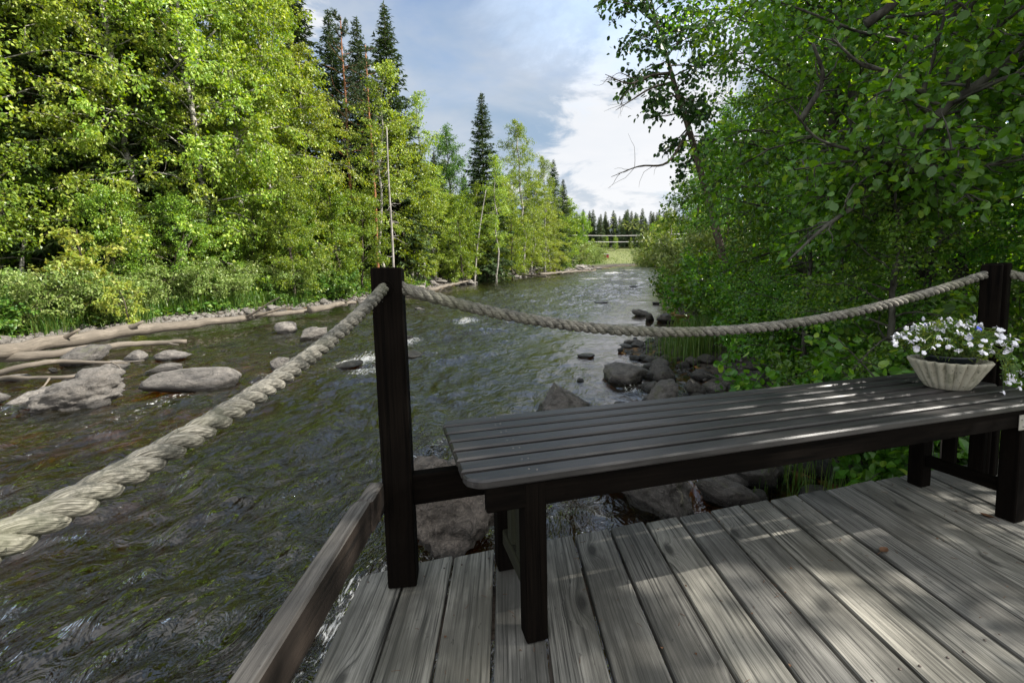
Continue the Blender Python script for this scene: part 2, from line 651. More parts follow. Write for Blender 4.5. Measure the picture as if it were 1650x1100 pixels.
M["rock_pale"] = rock_mat("sun_bleached_rock", (0.065, 0.060, 0.054), (0.205, 0.188, 0.168), (0.15, 0.143, 0.13), 0.3)
M["rock_dark"] = rock_mat("dark_river_rock", (0.030, 0.028, 0.025), (0.125, 0.115, 0.105), (0.085, 0.09, 0.05), 0.45, 0.25)
M["rock_ledge"] = rock_mat("brown_bedrock", (0.030, 0.026, 0.022), (0.17, 0.145, 0.122), (0.20, 0.18, 0.155), 0.45)


def leaf_mat(name, stops, trans=0.35, rough=0.42, spec=0.4, transcol=None):
    """leaf colour differs from leaf to leaf (random per leaf); light also passes through the blade"""
    t = NT(name)
    isl = t.island()
    col = t.ramp(isl, stops)
    tint = t.n("ShaderNodeHueSaturation", {"Color": col, "Hue": t.math("ADD", 0.485, t.math("MULTIPLY", t.objrand(), 0.03)), "Value": t.math("ADD", 0.85, t.math("MULTIPLY", t.objrand(), 0.3))}).outputs[0]
    pr = t.principled(tint, rough, spec)
    tc2 = t.n("ShaderNodeHueSaturation", {"Color": tint, "Hue": 0.478, "Saturation": 1.15, "Value": 1.6}).outputs[0]
    tr = t.n("ShaderNodeBsdfTranslucent", {"Color": tc2}).outputs[0]
    mx = t.n("ShaderNodeMixShader", {0: trans, 1: pr, 2: tr}).outputs[0]
    return t.done(mx)


M["leaf_birch"] = leaf_mat("birch_leaf", ((0.0, (0.095, 0.165, 0.018)), (0.5, (0.195, 0.285, 0.032)), (0.9, (0.31, 0.39, 0.06)), (1.0, (0.46, 0.50, 0.15))))
M["leaf_mid"] = leaf_mat("alder_leaf_bright", ((0.0, (0.07, 0.14, 0.015)), (0.5, (0.13, 0.215, 0.024)), (1.0, (0.24, 0.32, 0.045))))
M["leaf_aspen"] = leaf_mat("aspen_leaf", ((0.0, (0.04, 0.10, 0.02)), (0.6, (0.07, 0.15, 0.03)), (1.0, (0.12, 0.20, 0.05))))
M["leaf_willow"] = leaf_mat("willow_leaf", ((0.0, (0.08, 0.135, 0.025)), (0.5, (0.15, 0.22, 0.045)), (1.0, (0.28, 0.33, 0.12))), 0.3)
M["leaf_yellow"] = leaf_mat("rowan_leaf_yellow", ((0.0, (0.14, 0.20, 0.03)), (0.5, (0.24, 0.29, 0.05)), (1.0, (0.36, 0.36, 0.08))))
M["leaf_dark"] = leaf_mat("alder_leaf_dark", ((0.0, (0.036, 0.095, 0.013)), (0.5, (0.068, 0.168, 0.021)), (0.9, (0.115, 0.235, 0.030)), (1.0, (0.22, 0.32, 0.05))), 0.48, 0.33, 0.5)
M["leaf_shade"] = leaf_mat("alder_leaf_backlit", ((0.0, (0.014, 0.034, 0.009)), (0.6, (0.026, 0.06, 0.013)), (1.0, (0.05, 0.10, 0.02))), 0.25, 0.4, 0.4)  # alder leaf with a backlit silhouette's darkness put into its colour
M["leaf_under"] = leaf_mat("undergrowth_leaf", ((0.0, (0.035, 0.09, 0.014)), (0.5, (0.075, 0.155, 0.022)), (1.0, (0.16, 0.23, 0.045))), 0.32)
M["needle_spruce"] = leaf_mat("spruce_needles", ((0.0, (0.022, 0.046, 0.016)), (0.6, (0.042, 0.080, 0.022)), (1.0, (0.08, 0.12, 0.032))), 0.15, 0.55, 0.3)
M["needle_far"] = leaf_mat("hazed_forest_needles", ((0.0, (0.045, 0.075, 0.034)), (1.0, (0.10, 0.14, 0.06))), 0.15, 0.6, 0.2)  # paler than the near needles: distance haze put into the colour
M["needle_pine"] = leaf_mat("pine_needles", ((0.0, (0.03, 0.055, 0.022)), (1.0, (0.075, 0.11, 0.045))), 0.15, 0.55, 0.3)
M["needle_dry"] = leaf_mat("dry_spruce_needles", ((0.0, (0.05, 0.035, 0.02)), (1.0, (0.13, 0.095, 0.05))), 0.1, 0.7, 0.2)
M["grass"] = leaf_mat("grass_blade", ((0.0, (0.035, 0.085, 0.012)), (0.6, (0.065, 0.13, 0.018)), (1.0, (0.15, 0.18, 0.05))), 0.35)


def bark_mat(name, dark, light, marks=None):
    t = NT(name)
    o = t.obj()
    n1 = t.noise(o, 1.0, 5, 0.65, 0, (9.0, 9.0, 2.5))
    col = t.mix(t.ramp(n1, ((0.35, 0.0), (0.62, 1.0))), dark, light)
    if marks is not None:
        n2 = t.noise(o, 1.0, 4, 0.6, 0, (3.0, 3.0, 16.0))
        col = t.mix(t.ramp(n2, ((0.56, 0.0), (0.60, 1.0))), col, marks)
    return t.done(t.principled(col, 0.85, 0.2, t.bump(n1, 0.7, 0.02)))


M["bark_birch"] = bark_mat("birch_bark", (0.16, 0.15, 0.13), (0.38, 0.36, 0.325), (0.04, 0.035, 0.03))
M["bark_brown"] = bark_mat("brown_bark", (0.035, 0.028, 0.021), (0.11, 0.09, 0.07))
M["bark_pine"] = bark_mat("red_pine_bark", (0.13, 0.055, 0.028), (0.33, 0.15, 0.075))
M["bark_grey"] = bark_mat("lichen_grey_bark", (0.018, 0.016, 0.013), (0.075, 0.074, 0.060))
M["bark_dead"] = bark_mat("dead_grey_bark", (0.15, 0.135, 0.12), (0.33, 0.31, 0.285))


def ground_mat():
    t = NT("ground_soil_and_bed")
    p = t.pos()
    z = t.n("ShaderNodeSeparateXYZ", {0: p}).outputs
    n1 = t.noise(p, 1.4, 6, 0.65)
    n2 = t.noise(p, 9.0, 6, 0.7)
    cell = t.n("ShaderNodeTexVoronoi", {"Vector": p, "Scale": 7.0})
    peb = t.n("ShaderNodeSeparateColor", {0: cell.outputs["Color"]}).outputs[0]
    bed = t.mix(t.ramp(n1, ((0.36, 0.0), (0.62, 1.0))), (0.085, 0.055, 0.016), (0.36, 0.17, 0.04))
    bed = t.mix(t.math("MULTIPLY", peb, 0.55), bed, (0.09, 0.07, 0.04))
    soil = t.mix(t.ramp(n2, ((0.35, 0.0), (0.65, 1.0))), (0.022, 0.019, 0.015), (0.085, 0.073, 0.06))
    green = t.mix(t.ramp(n2, ((0.35, 0.0), (0.65, 1.0))), (0.035, 0.06, 0.014), (0.09, 0.12, 0.03))
    up = t.ramp(t.math("ADD", t.math("SUBTRACT", z[2], ZW), t.math("MULTIPLY", n1, 0.3)), ((0.55, 0.0), (0.95, 1.0)))
    col = t.mix(t.ramp(t.math("SUBTRACT", z[2], ZW), ((-0.0, 0.0), (0.02, 1.0))), bed, soil)
    col = t.mix(up, col, green)
    meadow = t.ramp(t.math("MULTIPLY", z[1], 0.001), ((0.118, 0.0), (0.128, 1.0)))
    mead = t.mix(n1, (0.075, 0.10, 0.028), (0.145, 0.15, 0.06))
    col = t.mix(t.math("MULTIPLY", meadow, up), col, mead)
    return t.done(t.principled(col, 0.9, 0.2, t.bump(t.math("ADD", n2, t.math("MULTIPLY", cell.outputs["Distance"], 0.8)), 0.7, 0.05)))


M["ground"] = ground_mat()


def water_mat():
    t = NT("brown_river_water")
    p = t.pos()
    a = R(14)
    rot = t.n("ShaderNodeMapping", {"Vector": p, "Rotation": (0, 0, a)}).outputs[0]
    r1 = t.noise(rot, 1.0, 4, 0.6, 1.6, (4.2, 2.3, 1.0))
    r2 = t.noise(rot, 1.0, 3, 0.6, 0.9, (13.0, 7.0, 1.0))
    calm = t.noise(rot, 1.0, 2, 0.5, 0, (0.30, 0.12, 1.0))
    h = t.math("ADD", t.math("MULTIPLY", r1, 1.0), t.math("MULTIPLY", r2, 0.20))
    h = t.math("MULTIPLY", h, t.ramp(calm, ((0.30, 0.35), (0.62, 1.0))))
    h = t.math("MULTIPLY", h, t.math("ADD", 0.12, t.math("MULTIPLY", t.n("ShaderNodeAttribute", attribute_name="rough").outputs["Fac"], 0.88)))
    nm = t.bump(h, 1.0, 0.115)
    clear = t.n("ShaderNodeBsdfTransparent", {"Color": (0.62, 0.42, 0.14)}).outputs[0]
    deep = t.principled((0.0085, 0.0085, 0.003), 0.25, 0.0)
    dp = t.n("ShaderNodeAttribute", attribute_name="depth").outputs["Fac"]      # metres of brown water above the bed
    murk = t.math("SUBTRACT", 1.0, t.math("POWER", 2.718, t.math("MULTIPLY", dp, -1.7)), clamp=True)
    body = t.n("ShaderNodeMixShader", {0: murk, 1: clear, 2: deep}).outputs[0]
    gl = t.n("ShaderNodeBsdfGlossy", {"Color": (1, 1, 1), "Roughness": 0.025, "Normal": nm}).outputs[0]
    fr = t.n("ShaderNodeFresnel", {"IOR": 1.62, "Normal": nm}).outputs[0]
    surf = t.n("ShaderNodeMixShader", {0: fr, 1: body, 2: gl}).outputs[0]
    # foam is carried in the mesh (built where the current breaks) and torn up by noise
    fo = t.n("ShaderNodeAttribute", attribute_name="foam").outputs["Fac"]
    tear = t.noise(rot, 1.0, 5, 0.7, 1.2, (26.0, 11.0, 1.0))
    ff = t.ramp(t.math("ADD", tear, t.math("MULTIPLY", fo, 0.36)), ((0.72, 0.0), (0.86, 1.0)))
    foam = t.principled((0.75, 0.73, 0.68), 0.6, 0.3)
    return t.done(t.n("ShaderNodeMixShader", {0: t.math("MULTIPLY", ff, 0.85), 1: surf, 2: foam}).outputs[0])


M["water"] = water_mat()

# ------------------------------------------------------------------ river banks, ground and water
_LY = (-12, 0, 6, 9.5, 12, 14, 18.5, 24.5, 31, 45, 66, 90, 112, 122)
_LX = (-13, -13, -12.6, -12.4, -12.1, -11.6, -9.4, -7.0, -5.6, -3.4, 6.5, 17.5, 26.0, 29.5)
_RY = (-12, 0, 2.5, 3.7, 5.2, 7.0, 9.4, 13, 21, 31, 45, 67, 100, 122)
_RX = (3.0, 2.4, 2.2, 2.2, 2.5, 2.75, 3.0, 4.7, 7.6, 11.0, 16.0, 24.0, 34.5, 40.0)


def x_left(y):
    return np.interp(y, _LY, _LX)


def x_right(y):
    return np.interp(y, _RY, _RX)


def terrain(x, y):
    x, y = np.asarray(x, float), np.asarray(y, float)
    p = np.stack([x, y, 0 * x], -1)
    wob = fbm(p * 0.55, 3, 3) * 0.35
    dl = (x_left(y) - x) * 0.85 + wob
    dr = (x - x_right(y)) * 0.85 + wob
    d = np.maximum(dl, dr)
    end = (y - 124) * 0.6
    d = np.maximum(d, end)
    bank = 0.03 + 0.16 * smooth(d / 0.9) + 0.30 * smooth((d - 0.5) / 1.8) + 0.7 * smooth((d - 1.5) / 5) + 0.03 * np.maximum(d - 5, 0)
    bank = np.where(dr > dl, bank * 0.8, bank)
    far = np.clip((y - 136) * 0.125, 0, 5.2) * smooth((x - 5) / 25)
    bed = -0.03 - (0.62 - 0.34 * smooth((-1.8 - x) / 2.2) * smooth((14 - y) / 5)) * smooth(-d / 2.6)
    z = np.where(d > 0, bank + far, bed)
    z = z + fbm(p * 0.9, 4, 11) * 0.07 * np.where(d > 0, 1, 0.9)
    return ZW + z


def grid_axis(parts):
    out = [parts[0][0]]
    for a, b, n in parts:
        out.extend(np.linspace(a, b, n + 1)[1:])
    return np.array(out)


def sheet(name, xs, ys, zf, mat, foam=None, depth=None, rough=None):
    X, Y = np.meshgrid(xs, ys)
    Z = zf(X, Y)
    nx, ny = len(xs), len(ys)
    i, j = np.meshgrid(np.arange(ny - 1), np.arange(nx - 1), indexing="ij")
    k = i * nx + j
    q = np.stack([k, k + 1, k + nx + 1, k + nx], -1).reshape(-1, 4)
    mb = MB()
    mb.add(np.stack([X, Y, Z], -1).reshape(-1, 3), None, q)
    o = mb.obj(name, mat)
    if foam is not None:
        a = o.data.attributes.new("foam", "FLOAT", "POINT")
        a.data.foreach_set("value", foam(X, Y).astype(np.float32).ravel())
    if depth is not None:
        a = o.data.attributes.new("depth", "FLOAT", "POINT")
        a.data.foreach_set("value", depth(X, Y).astype(np.float32).ravel())
        a = o.data.attributes.new("rough", "FLOAT", "POINT")
        a.data.foreach_set("value", rough(X, Y).astype(np.float32).ravel())
    return o


gx = grid_axis(((-900, -80, 14), (-80, -20, 40), (-20, 8, 190), (8, 60, 104), (60, 140, 20), (140, 900, 12)))
gy = grid_axis(((-400, -30, 8), (-30, -4, 26), (-4, 26, 200), (26, 70, 88), (70, 150, 80), (150, 320, 30), (320, 2500, 12)))
tag(sheet("ground", gx, gy, terrain, M["ground"]), kind="structure")

ca, sa = math.cos(R(14)), math.sin(R(14))


def along(X, Y):
    """coordinates across and along the current"""
    return X * ca - Y * sa, X * sa + Y * ca


FOAM_SPOTS = []      # (x, y, radius, strength): where a rock breaks the current


def spot_strength(X, Y):
    s = np.zeros_like(X)
    for fx, fy, fr, fs in FOAM_SPOTS:
        u, v = along(X - fx, Y - fy)
        s = np.maximum(s, fs * np.exp(-((u / fr) ** 2 + (v / (fr * 1.8)) ** 2)))
    return s


def rough_zone(X, Y):
    """the current is rough in midstream and calms towards both shores"""
    l = smooth((X - x_left(Y)) / 4.5 - 0.25)
    r = smooth((x_right(Y) - X) / (2.2 + 2.8 * smooth((Y - 4) / 2) * smooth((26 - Y) / 8)) - 0.15)
    return (0.22 + 0.78 * l) * (0.18 + 0.82 * r)


def waves(X, Y):
    u, v = along(X, Y)
    z = 0.050 * fbm(np.stack([u * 0.9, v * 0.42, 0 * u], -1), 2, 41)
    wu = u + 0.18 * fbm(np.stack([u * 1.3, v * 0.9, 0 * u + 7], -1), 2, 71)
    wv = v + 0.26 * fbm(np.stack([u * 1.1, v * 0.8, 0 * u + 2], -1), 2, 73)
    w = fbm(np.stack([wu * 2.1, wv * 1.25, 0 * u + 4], -1), 4, 42, 0.56)
    z += 0.066 * w
    z -= 0.034 * np.abs(fbm(np.stack([wu * 3.4, wv * 2.2, 0 * u], -1), 3, 47))
    z *= rough_zone(X, Y) * (1 - 0.30 * smooth((Y - 4.5) / 8))
    s = spot_strength(X, Y)
    z += s * 0.05 * fbm(np.stack([u * 5, v * 4, 0 * u], -1), 2, 51)
    return ZW + z


def foam_amount(X, Y):
    u, v = along(X, Y)
    n = fbm(np.stack([u * 0.8, v * 0.3, 0 * u], -1), 3, 61)
    return np.clip(0.22 * smooth(n * 1.1) * rough_zone(X, Y), 0, 1) + spot_strength(X, Y)


FOAM_SPOTS += [(-3.2, 8.9, 0.45, 0.9), (-2.6, 8.0, 0.35, 0.75), (-1.45, 14.2, 0.5, 0.8), (-2.7, 10.9, 0.45, 0.7), 
               (-0.6, 2.1, 0.22, 0.85), (-0.95, 2.2, 0.2, 0.6), (-5.0, 6.3, 0.35, 0.45), (1.75, 6.35, 0.25, 0.5), (-4.1, 7.6, 0.35, 0.6),
               (1.15, 2.95, 0.16, 0.5), (8.0, 45, 1.5, 0.7), (14, 62, 2.0, 0.8), (20, 75, 2.0, 0.7), (1.0, 25, 0.9, 0.55)]
wx = grid_axis(((-26, -13, 20), (-13, -8, 60), (-8, 3.6, 280), (3.6, 8, 40), (8, 62, 120)))
wy = grid_axis(((-12, -1, 12), (-1, 1.2, 24), (1.2, 8, 190), (8, 16, 130), (16, 32, 110), (32, 70, 100), (70, 130, 80)))
water = tag(sheet("river_water", wx, wy, waves, M["water"], foam_amount, lambda X, Y: np.maximum(ZW - terrain(X, Y), 0), rough_zone), kind="structure")

# ------------------------------------------------------------------ the deck
BOARD_DIR = np.array((-0.018, 1.0, 0)) / math.hypot(0.018, 1)
BOARD_X = np.array((BOARD_DIR[1], -BOARD_DIR[0], 0))
EDGE_T = math.tan(R(15.1))


def edge_v(u):                                      # the deck's river edge
    return 1.404 + (u + 0.217) * EDGE_T


deck = empty("wooden_deck", label="grey weathered plank deck over the river, under the long dark bench", cat="deck", M=DECK_M)
mb = MB()
_rng = np.random.default_rng(8)
W, GAP = 0.1415, 0.0085
for k in range(-1 + 1, 27):
    u0 = -0.490 + k * W + W / 2 + 0.0
    ve = edge_v(u0) + _rng.uniform(-0.006, 0.006)
    v0 = -1.6
    L = ve - v0
    w = W - GAP + _rng.uniform(-0.003, 0.002)
    A = np.array([BOARD_X, BOARD_DIR, (0, 0, 1)])
    mid = np.array((u0, 1.0, 0)) + BOARD_DIR * ((ve + v0) / 2 - 1.0)
    # slanted end: box, then shear the far end to the edge line; the outer corner of the first board is rounded off
    sub = MB()
    cbox(sub, (0, 0, 0), (w, L, 0.028), None, 0.0035, along=1)
    V = sub.v[0]
    far = V[:, 1] > 0
    V[far, 1] += V[far, 0] * (EDGE_T + 0.02)
    if k == 0:
        cut = far & (V[:, 0] < 0)
        V[cut, 1] -= 0.012
    mb.add(np.array(mid) + np.array((0, 0, -0.014 + _rng.uniform(-0.002, 0.001))) + V @ A, sub.t[0], sub.q[0], sub.g[0])
mb.obj("planking", M["deck"], deck, False)
jm = MB()
tdir = np.array((math.cos(R(15.1)), math.sin(R(15.1)), 0))
ndir = np.array((-tdir[1], tdir[0], 0))
for off in (-0.16, -0.85, -1.6):
    c = np.array((-0.217, 1.404, -0.105)) + tdir * 1.72 + ndir * off
    jb = MB()
    cbox(jb, c, (3.9, 0.05, 0.145), np.array([tdir, ndir, (0, 0, 1)]), 0.004, 0)
    jb.obj("joist", M["rail"], deck)
for su, off in ((0.35, -0.2), (1.9, -0.2), (3.4, -0.2), (0.2, -1.4), (2.2, -1.4)):
    c = np.array((-0.217, 1.404, -0.62)) + tdir * su + ndir * off
    jb = MB()
    cbox(jb, c, (0.12, 0.12, 0.88), np.array([tdir, ndir, (0, 0, 1)]), 0.005, 2)
    jb.obj("support_post", M["rail"], deck)
# nail heads in rows over the joists
nm_ = simple_mat("rusty_nail_steel", (0.06, 0.045, 0.035), 0.6, 0.5)
nb = MB()
for k in range(27):
    for off in (-0.05, -0.74):
        for s in (-0.045, 0.042):
            u0 = -0.490 + k * W + W / 2 + s
            v = edge_v(u0) + off / math.cos(R(15)) + _rng.uniform(-0.008, 0.008)
            a = np.arange(7) / 7 * 2 * math.pi
            r = 0.0032
            V = np.stack([u0 + r * np.cos(a), v + r * np.sin(a), 0 * a + 0.0012], -1)
            V = np.concatenate([V, V * [1, 1, 0] + [0, 0, -0.003], [[u0, v, 0.0016]]])
            nb.add(V, [(i, (i + 1) % 7, 14) for i in range(7)], [(i, i + 7, (i + 1) % 7 + 7, (i + 1) % 7) for i in range(7)])
nl = nb.obj("nail_heads", nm_, deck)
nl["kind"] = "stuff"

# ------------------------------------------------------------------ railing posts, rails and ropes


def oriented(deg):
    c, s = math.cos(R(deg)), math.sin(R(deg))
    return np.array([(c, s, 0), (-s, c, 0), (0, 0, 1.0)])


# post at the deck's left corner
pz = on_deck(639, 949)
p1 = empty("railing_post", label="dark stained square post at the left corner of the deck, rope through its top", cat="post", M=DECK_M @ Matrix.Translation((-0.366 + 0.012, 1.248 + 0.043, 0)))
A = oriented(7)
mb = MB()
cbox(mb, (0, 0, 0.4865), (0.086, 0.086, 0.97), A, 0.004, 2)
V = mb.v[0]
V[:, 0] -= 0.012 * V[:, 2]                            # it leans a little outwards
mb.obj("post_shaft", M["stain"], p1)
hb = MB()
ring = np.array([(0.0195 * math.cos(a), -0.0445, 0.912 + 0.0205 * math.sin(a)) for a in np.linspace(0, 2 * math.pi, 20, endpoint=False)])
tube(hb, np.concatenate([ring, ring[:1]]) @ A + (-0.012, 0, 0), 0.002, 5, False)
hb.obj("rope_hole", M["stain"], p1)

# post at the right, two timbers wide
p2 = empty("railing_post", label="dark doubled timber post behind the bench, beside the flower bowl", cat="post", M=DECK_M @ Matrix.Translation((2.165, 1.955, 0)))
A2 = oriented(34)
mb = MB()
cbox(mb, (0, 0, 0.47), (0.075, 0.075, 0.985), A2, 0.004, 2)
mb.obj("post_shaft", M["stain"], p2)
mb = MB()
cbox(mb, np.array((-0.057, 0.010, 0.47)) @ A2, (0.034, 0.066, 0.972), A2, 0.004, 2)
mb.obj("side_timber", M["stain"], p2)
for du, dv, h in ((-0.115, 0.06, 0.5),):
    mb = MB()
    cbox(mb, (du, dv, 0.25), (0.045, 0.045, 0.62), A2, 0.004, 2)
    mb.obj("batten", M["rail"], p2)

# low rail on the left side of the deck, running back past the camera
r1 = empty("side_rail", label="brown weathered low rail on the left side of the deck, running towards the camera", cat="rail", M=DECK_M)
mb = MB()
a, b = np.array((-0.418, 1.13, 0.292)), np.array((-0.395, -1.3, 0.300))
d = (b - a) / np.linalg.norm(b - a)
xd = np.cross(d, (0, 0, 1))
ax = np.array([xd / np.linalg.norm(xd), d, (0, 0, 1)])
cbox(mb, (a + b) / 2, (0.047, np.linalg.norm(b - a), 0.098), ax, 0.006, 1)
mb.obj("rail_beam", M["rail_top"], r1)
mb = MB()
cbox(mb, (-0.4135, 1.192, 0.290), (0.045, 0.115, 0.096), ax, 0.006, 1)
mb.obj("end_block", M["rail_top"], r1)
# rail on the river side, behind the bench
r2 = empty("river_rail", label="dark low rail along the river edge of the deck behind the bench", cat="rail", M=DECK_M)
mb = MB()
a, b = np.array((-0.335, 1.306, 0.288)), np.array((2.09, 1.985, 0.288))
d = (b - a) / np.linalg.norm(b - a)
ax = np.array([d, np.cross((0, 0, 1), d), (0, 0, 1)])
cbox(mb, (a + b) / 2, (np.linalg.norm(b - a), 0.046, 0.095), ax, 0.005, 0)
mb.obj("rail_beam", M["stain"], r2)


def rope(name, path, radius, label, pitch=2.45):
    path = np.asarray(path, float)
    L = np.concatenate([[0], np.cumsum(np.linalg.norm(np.diff(path, axis=0), axis=1))])
    n = int(L[-1] / 0.006)
    s = np.linspace(0, L[-1], n)
    P = np.stack([np.interp(s, L, path[:, k]) for k in range(3)], -1)
    d = np.gradient(P, axis=0)
    d /= np.linalg.norm(d, axis=1)[:, None]
    x = np.cross(d, (0, 0, 1.0))
    x /= np.linalg.norm(x, axis=1)[:, None]
    y = np.cross(x, d)
    mb = MB()
    rs = np.random.default_rng(3)
    for k in range(3):
        w = -s / (pitch * 2 * radius) * 2 * math.pi + k * 2 * math.pi / 3 + 0.25 * np.sin(s * 7 + k)
        rr = radius * 0.50
        off = rr * (np.cos(w)[:, None] * x + np.sin(w)[:, None] * y)
        tube(mb, P + off, radius * 0.525 * (1 + 0.05 * np.sin(s * 60 + k * 2)), 10, True)
    # loose hemp fibres
    for k in range(int(L[-1] * 45)):
        i = rs.integers(3, n - 3)
        w = rs.uniform(0, 2 * math.pi)
        o = math.cos(w) * x[i] + math.sin(w) * y[i]
        q = P[i] + o * radius * 0.95
        v = o * 0.6 + d[i] * rs.normal(0, 1) + rs.normal(0, 0.4, 3)
        v *= rs.uniform(0.006, 0.018) / np.linalg.norm(v)
        tube(mb, np.array([q, q + v * 0.5 + rs.normal(0, 0.0015, 3), q + v]), 0.00035, 3, False)
    o = mb.obj(name, M["rope"])
    o.matrix_world = DECK_M
    return tag(o, label, "rope")


def sagging(a, b, sag, n=120, skew=0.0):
    t = np.linspace(0, 1, n)
    tt = t + skew * t * (1 - t)
    P = np.asarray(a)[None] + (np.asarray(b) - np.asarray(a))[None] * t[:, None]
    P[:, 2] -= 4 * sag * tt * (1 - tt)
    return P


rope("rope_handrail", sagging((-0.368, 1.262, 0.915), (-0.50, -0.95, 0.93), 0.203, 120, 0.0), 0.0168, "thick pale twisted rope hanging from the left corner post towards the camera")
rope("rope_handrail", sagging((-0.335, 1.272, 0.917), (2.120, 1.950, 0.918), 0.187, 120, 0.22), 0.0185, "thick twisted rope sagging over the river between the two dark posts")
rope("rope_handrail", sagging((2.19, 1.935, 0.915), (3.9, 1.45, 0.93), 0.15, 80), 0.0185, "short stretch of pale rope leaving the doubled post at the right edge of the photo")

# ------------------------------------------------------------------ the bench
BA = np.array((-0.113, 0.972, 0.0))
BM = DECK_M @ Matrix.Translation(BA) @ Matrix.Rotation(R(15.6), 4, "Z")
bench = empty("slatted_bench", label="long low dark slatted bench standing on the plank deck", cat="bench", M=BM)
BL, BW, BH = 2.30, 0.518, 0.452
mb = MB()
ns = 7
sw = BW / ns
for k in range(ns):
    y = sw * (k + 0.5)
    y0, y1 = y - (sw - 0.0195) / 2, y + (sw - 0.0195) / 2
    if k in (0, ns - 1):                              # the two outer slats have rounded outer corners
        rr = 0.052
        arc = np.linspace(0, math.pi / 2, 7)
        if k == 0:
            out = [(BL - rr + rr * math.sin(t), y0 + rr - rr * math.cos(t)) for t in arc] + [(BL, y1), (0, y1)] + [(rr - rr * math.cos(t), y0 + rr - rr * math.sin(t)) for t in arc]
        else:
            out = [(0, y0), (BL, y0)] + [(BL - rr + rr * math.cos(t), y1 - rr + rr * math.sin(t)) for t in arc] + [(rr - rr * math.sin(t), y1 - rr + rr * math.cos(t)) for t in arc]
    else:
        out = [(0, y0), (BL, y0), (BL, y1), (0, y1)]
    slab(mb, out, BH - 0.024, BH + _rng.uniform(-0.001, 0.001), 0.005)
mb.obj("seat", M["slat"], bench, False)
scm = simple_mat("dull_screw_steel", (0.16, 0.15, 0.14), 0.5, 0.5, 0.2, 40, 0.7)
mb = MB()
for xe in (0.175, 2.055):
    for k in range(ns):
        a = np.arange(8) / 8 * 2 * math.pi
        for dx in (-0.009, 0.009):
            c = (xe + dx, sw * (k + 0.5) + _rng.uniform(-0.006, 0.006), BH + 0.0012)
            V = np.concatenate([np.stack([0.0034 * np.cos(a), 0.0034 * np.sin(a), 0 * a], -1), np.stack([0.0034 * np.cos(a), 0.0034 * np.sin(a), 0 * a - 0.004], -1), [[0, 0, 0.0004]]]) + c
            mb.add(V, [(i, (i + 1) % 8, 16) for i in range(8)], [(i + 8, (i + 1) % 8 + 8, (i + 1) % 8, i) for i in range(8)])
mb.obj("slat_screws", scm, bench)["kind"] = "stuff"
mb = MB()
cbox(mb, (BL / 2, 0.032, BH - 0.024 - 0.033), (BL - 0.10, 0.026, 0.064), None, 0.003, 0)
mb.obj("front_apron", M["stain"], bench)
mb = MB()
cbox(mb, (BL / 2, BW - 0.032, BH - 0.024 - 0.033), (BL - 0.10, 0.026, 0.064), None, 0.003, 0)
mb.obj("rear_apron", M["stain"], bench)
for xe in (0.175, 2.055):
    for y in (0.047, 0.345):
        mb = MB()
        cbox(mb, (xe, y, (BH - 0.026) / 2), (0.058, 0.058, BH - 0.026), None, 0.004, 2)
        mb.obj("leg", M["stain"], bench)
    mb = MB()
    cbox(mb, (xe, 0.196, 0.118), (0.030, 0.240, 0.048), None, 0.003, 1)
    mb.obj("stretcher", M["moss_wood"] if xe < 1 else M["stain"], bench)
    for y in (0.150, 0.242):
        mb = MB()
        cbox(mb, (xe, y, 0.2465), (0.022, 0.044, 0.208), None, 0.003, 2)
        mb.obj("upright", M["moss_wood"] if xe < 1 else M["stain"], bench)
    # cross bearer with tapered ends under the slats
    sub = MB()
    cbox(sub, (xe, 0.25, 0.388), (0.034, 0.40, 0.074), None, 0.003, 1)
    V = sub.v[0]
    m = (V[:, 2] < 0.388) & ((V[:, 1] > 0.25) | (V[:, 1] < 0.25))
    V[m & (V[:, 1] > 0.25), 1] -= 0.06
    sub.obj("cross_bearer", M["stain"], bench)
M["steel"] = simple_mat("dull_zinc_steel", (0.42, 0.40, 0.36), 0.45, 0.5, 0.2, 40.0, 0.6)
mb = MB()
cbox(mb, (2.025, 0.0155, 0.383), (0.042, 0.003, 0.056), None, 0.001, 0)
plate = mb.obj("bracket_plate", M["steel"], bench)
for dx, dz in ((-0.010, 0.012), (0.011, 0.012), (0.0, -0.014)):
    mb = MB()
    a = np.arange(10) / 10 * 2 * math.pi
    V = np.concatenate([np.stack([0.005 * np.cos(a), 0 * a, 0.005 * np.sin(a)], -1), np.stack([0.003 * np.cos(a), 0 * a - 0.002, 0.003 * np.sin(a)], -1), [[0, -0.0024, 0]]])
    V = V + (2.025 + dx, 0.0139, 0.383 + dz)
    mb.add(V, [(10 + i, 20, 10 + (i + 1) % 10) for i in range(10)], [(i, 10 + i, 10 + (i + 1) % 10, (i + 1) % 10) for i in range(10)])
    mb.obj("screw", simple_mat("screw_steel", (0.25, 0.24, 0.22), 0.4, 0.5, 0.1, 40, 0.8), plate)

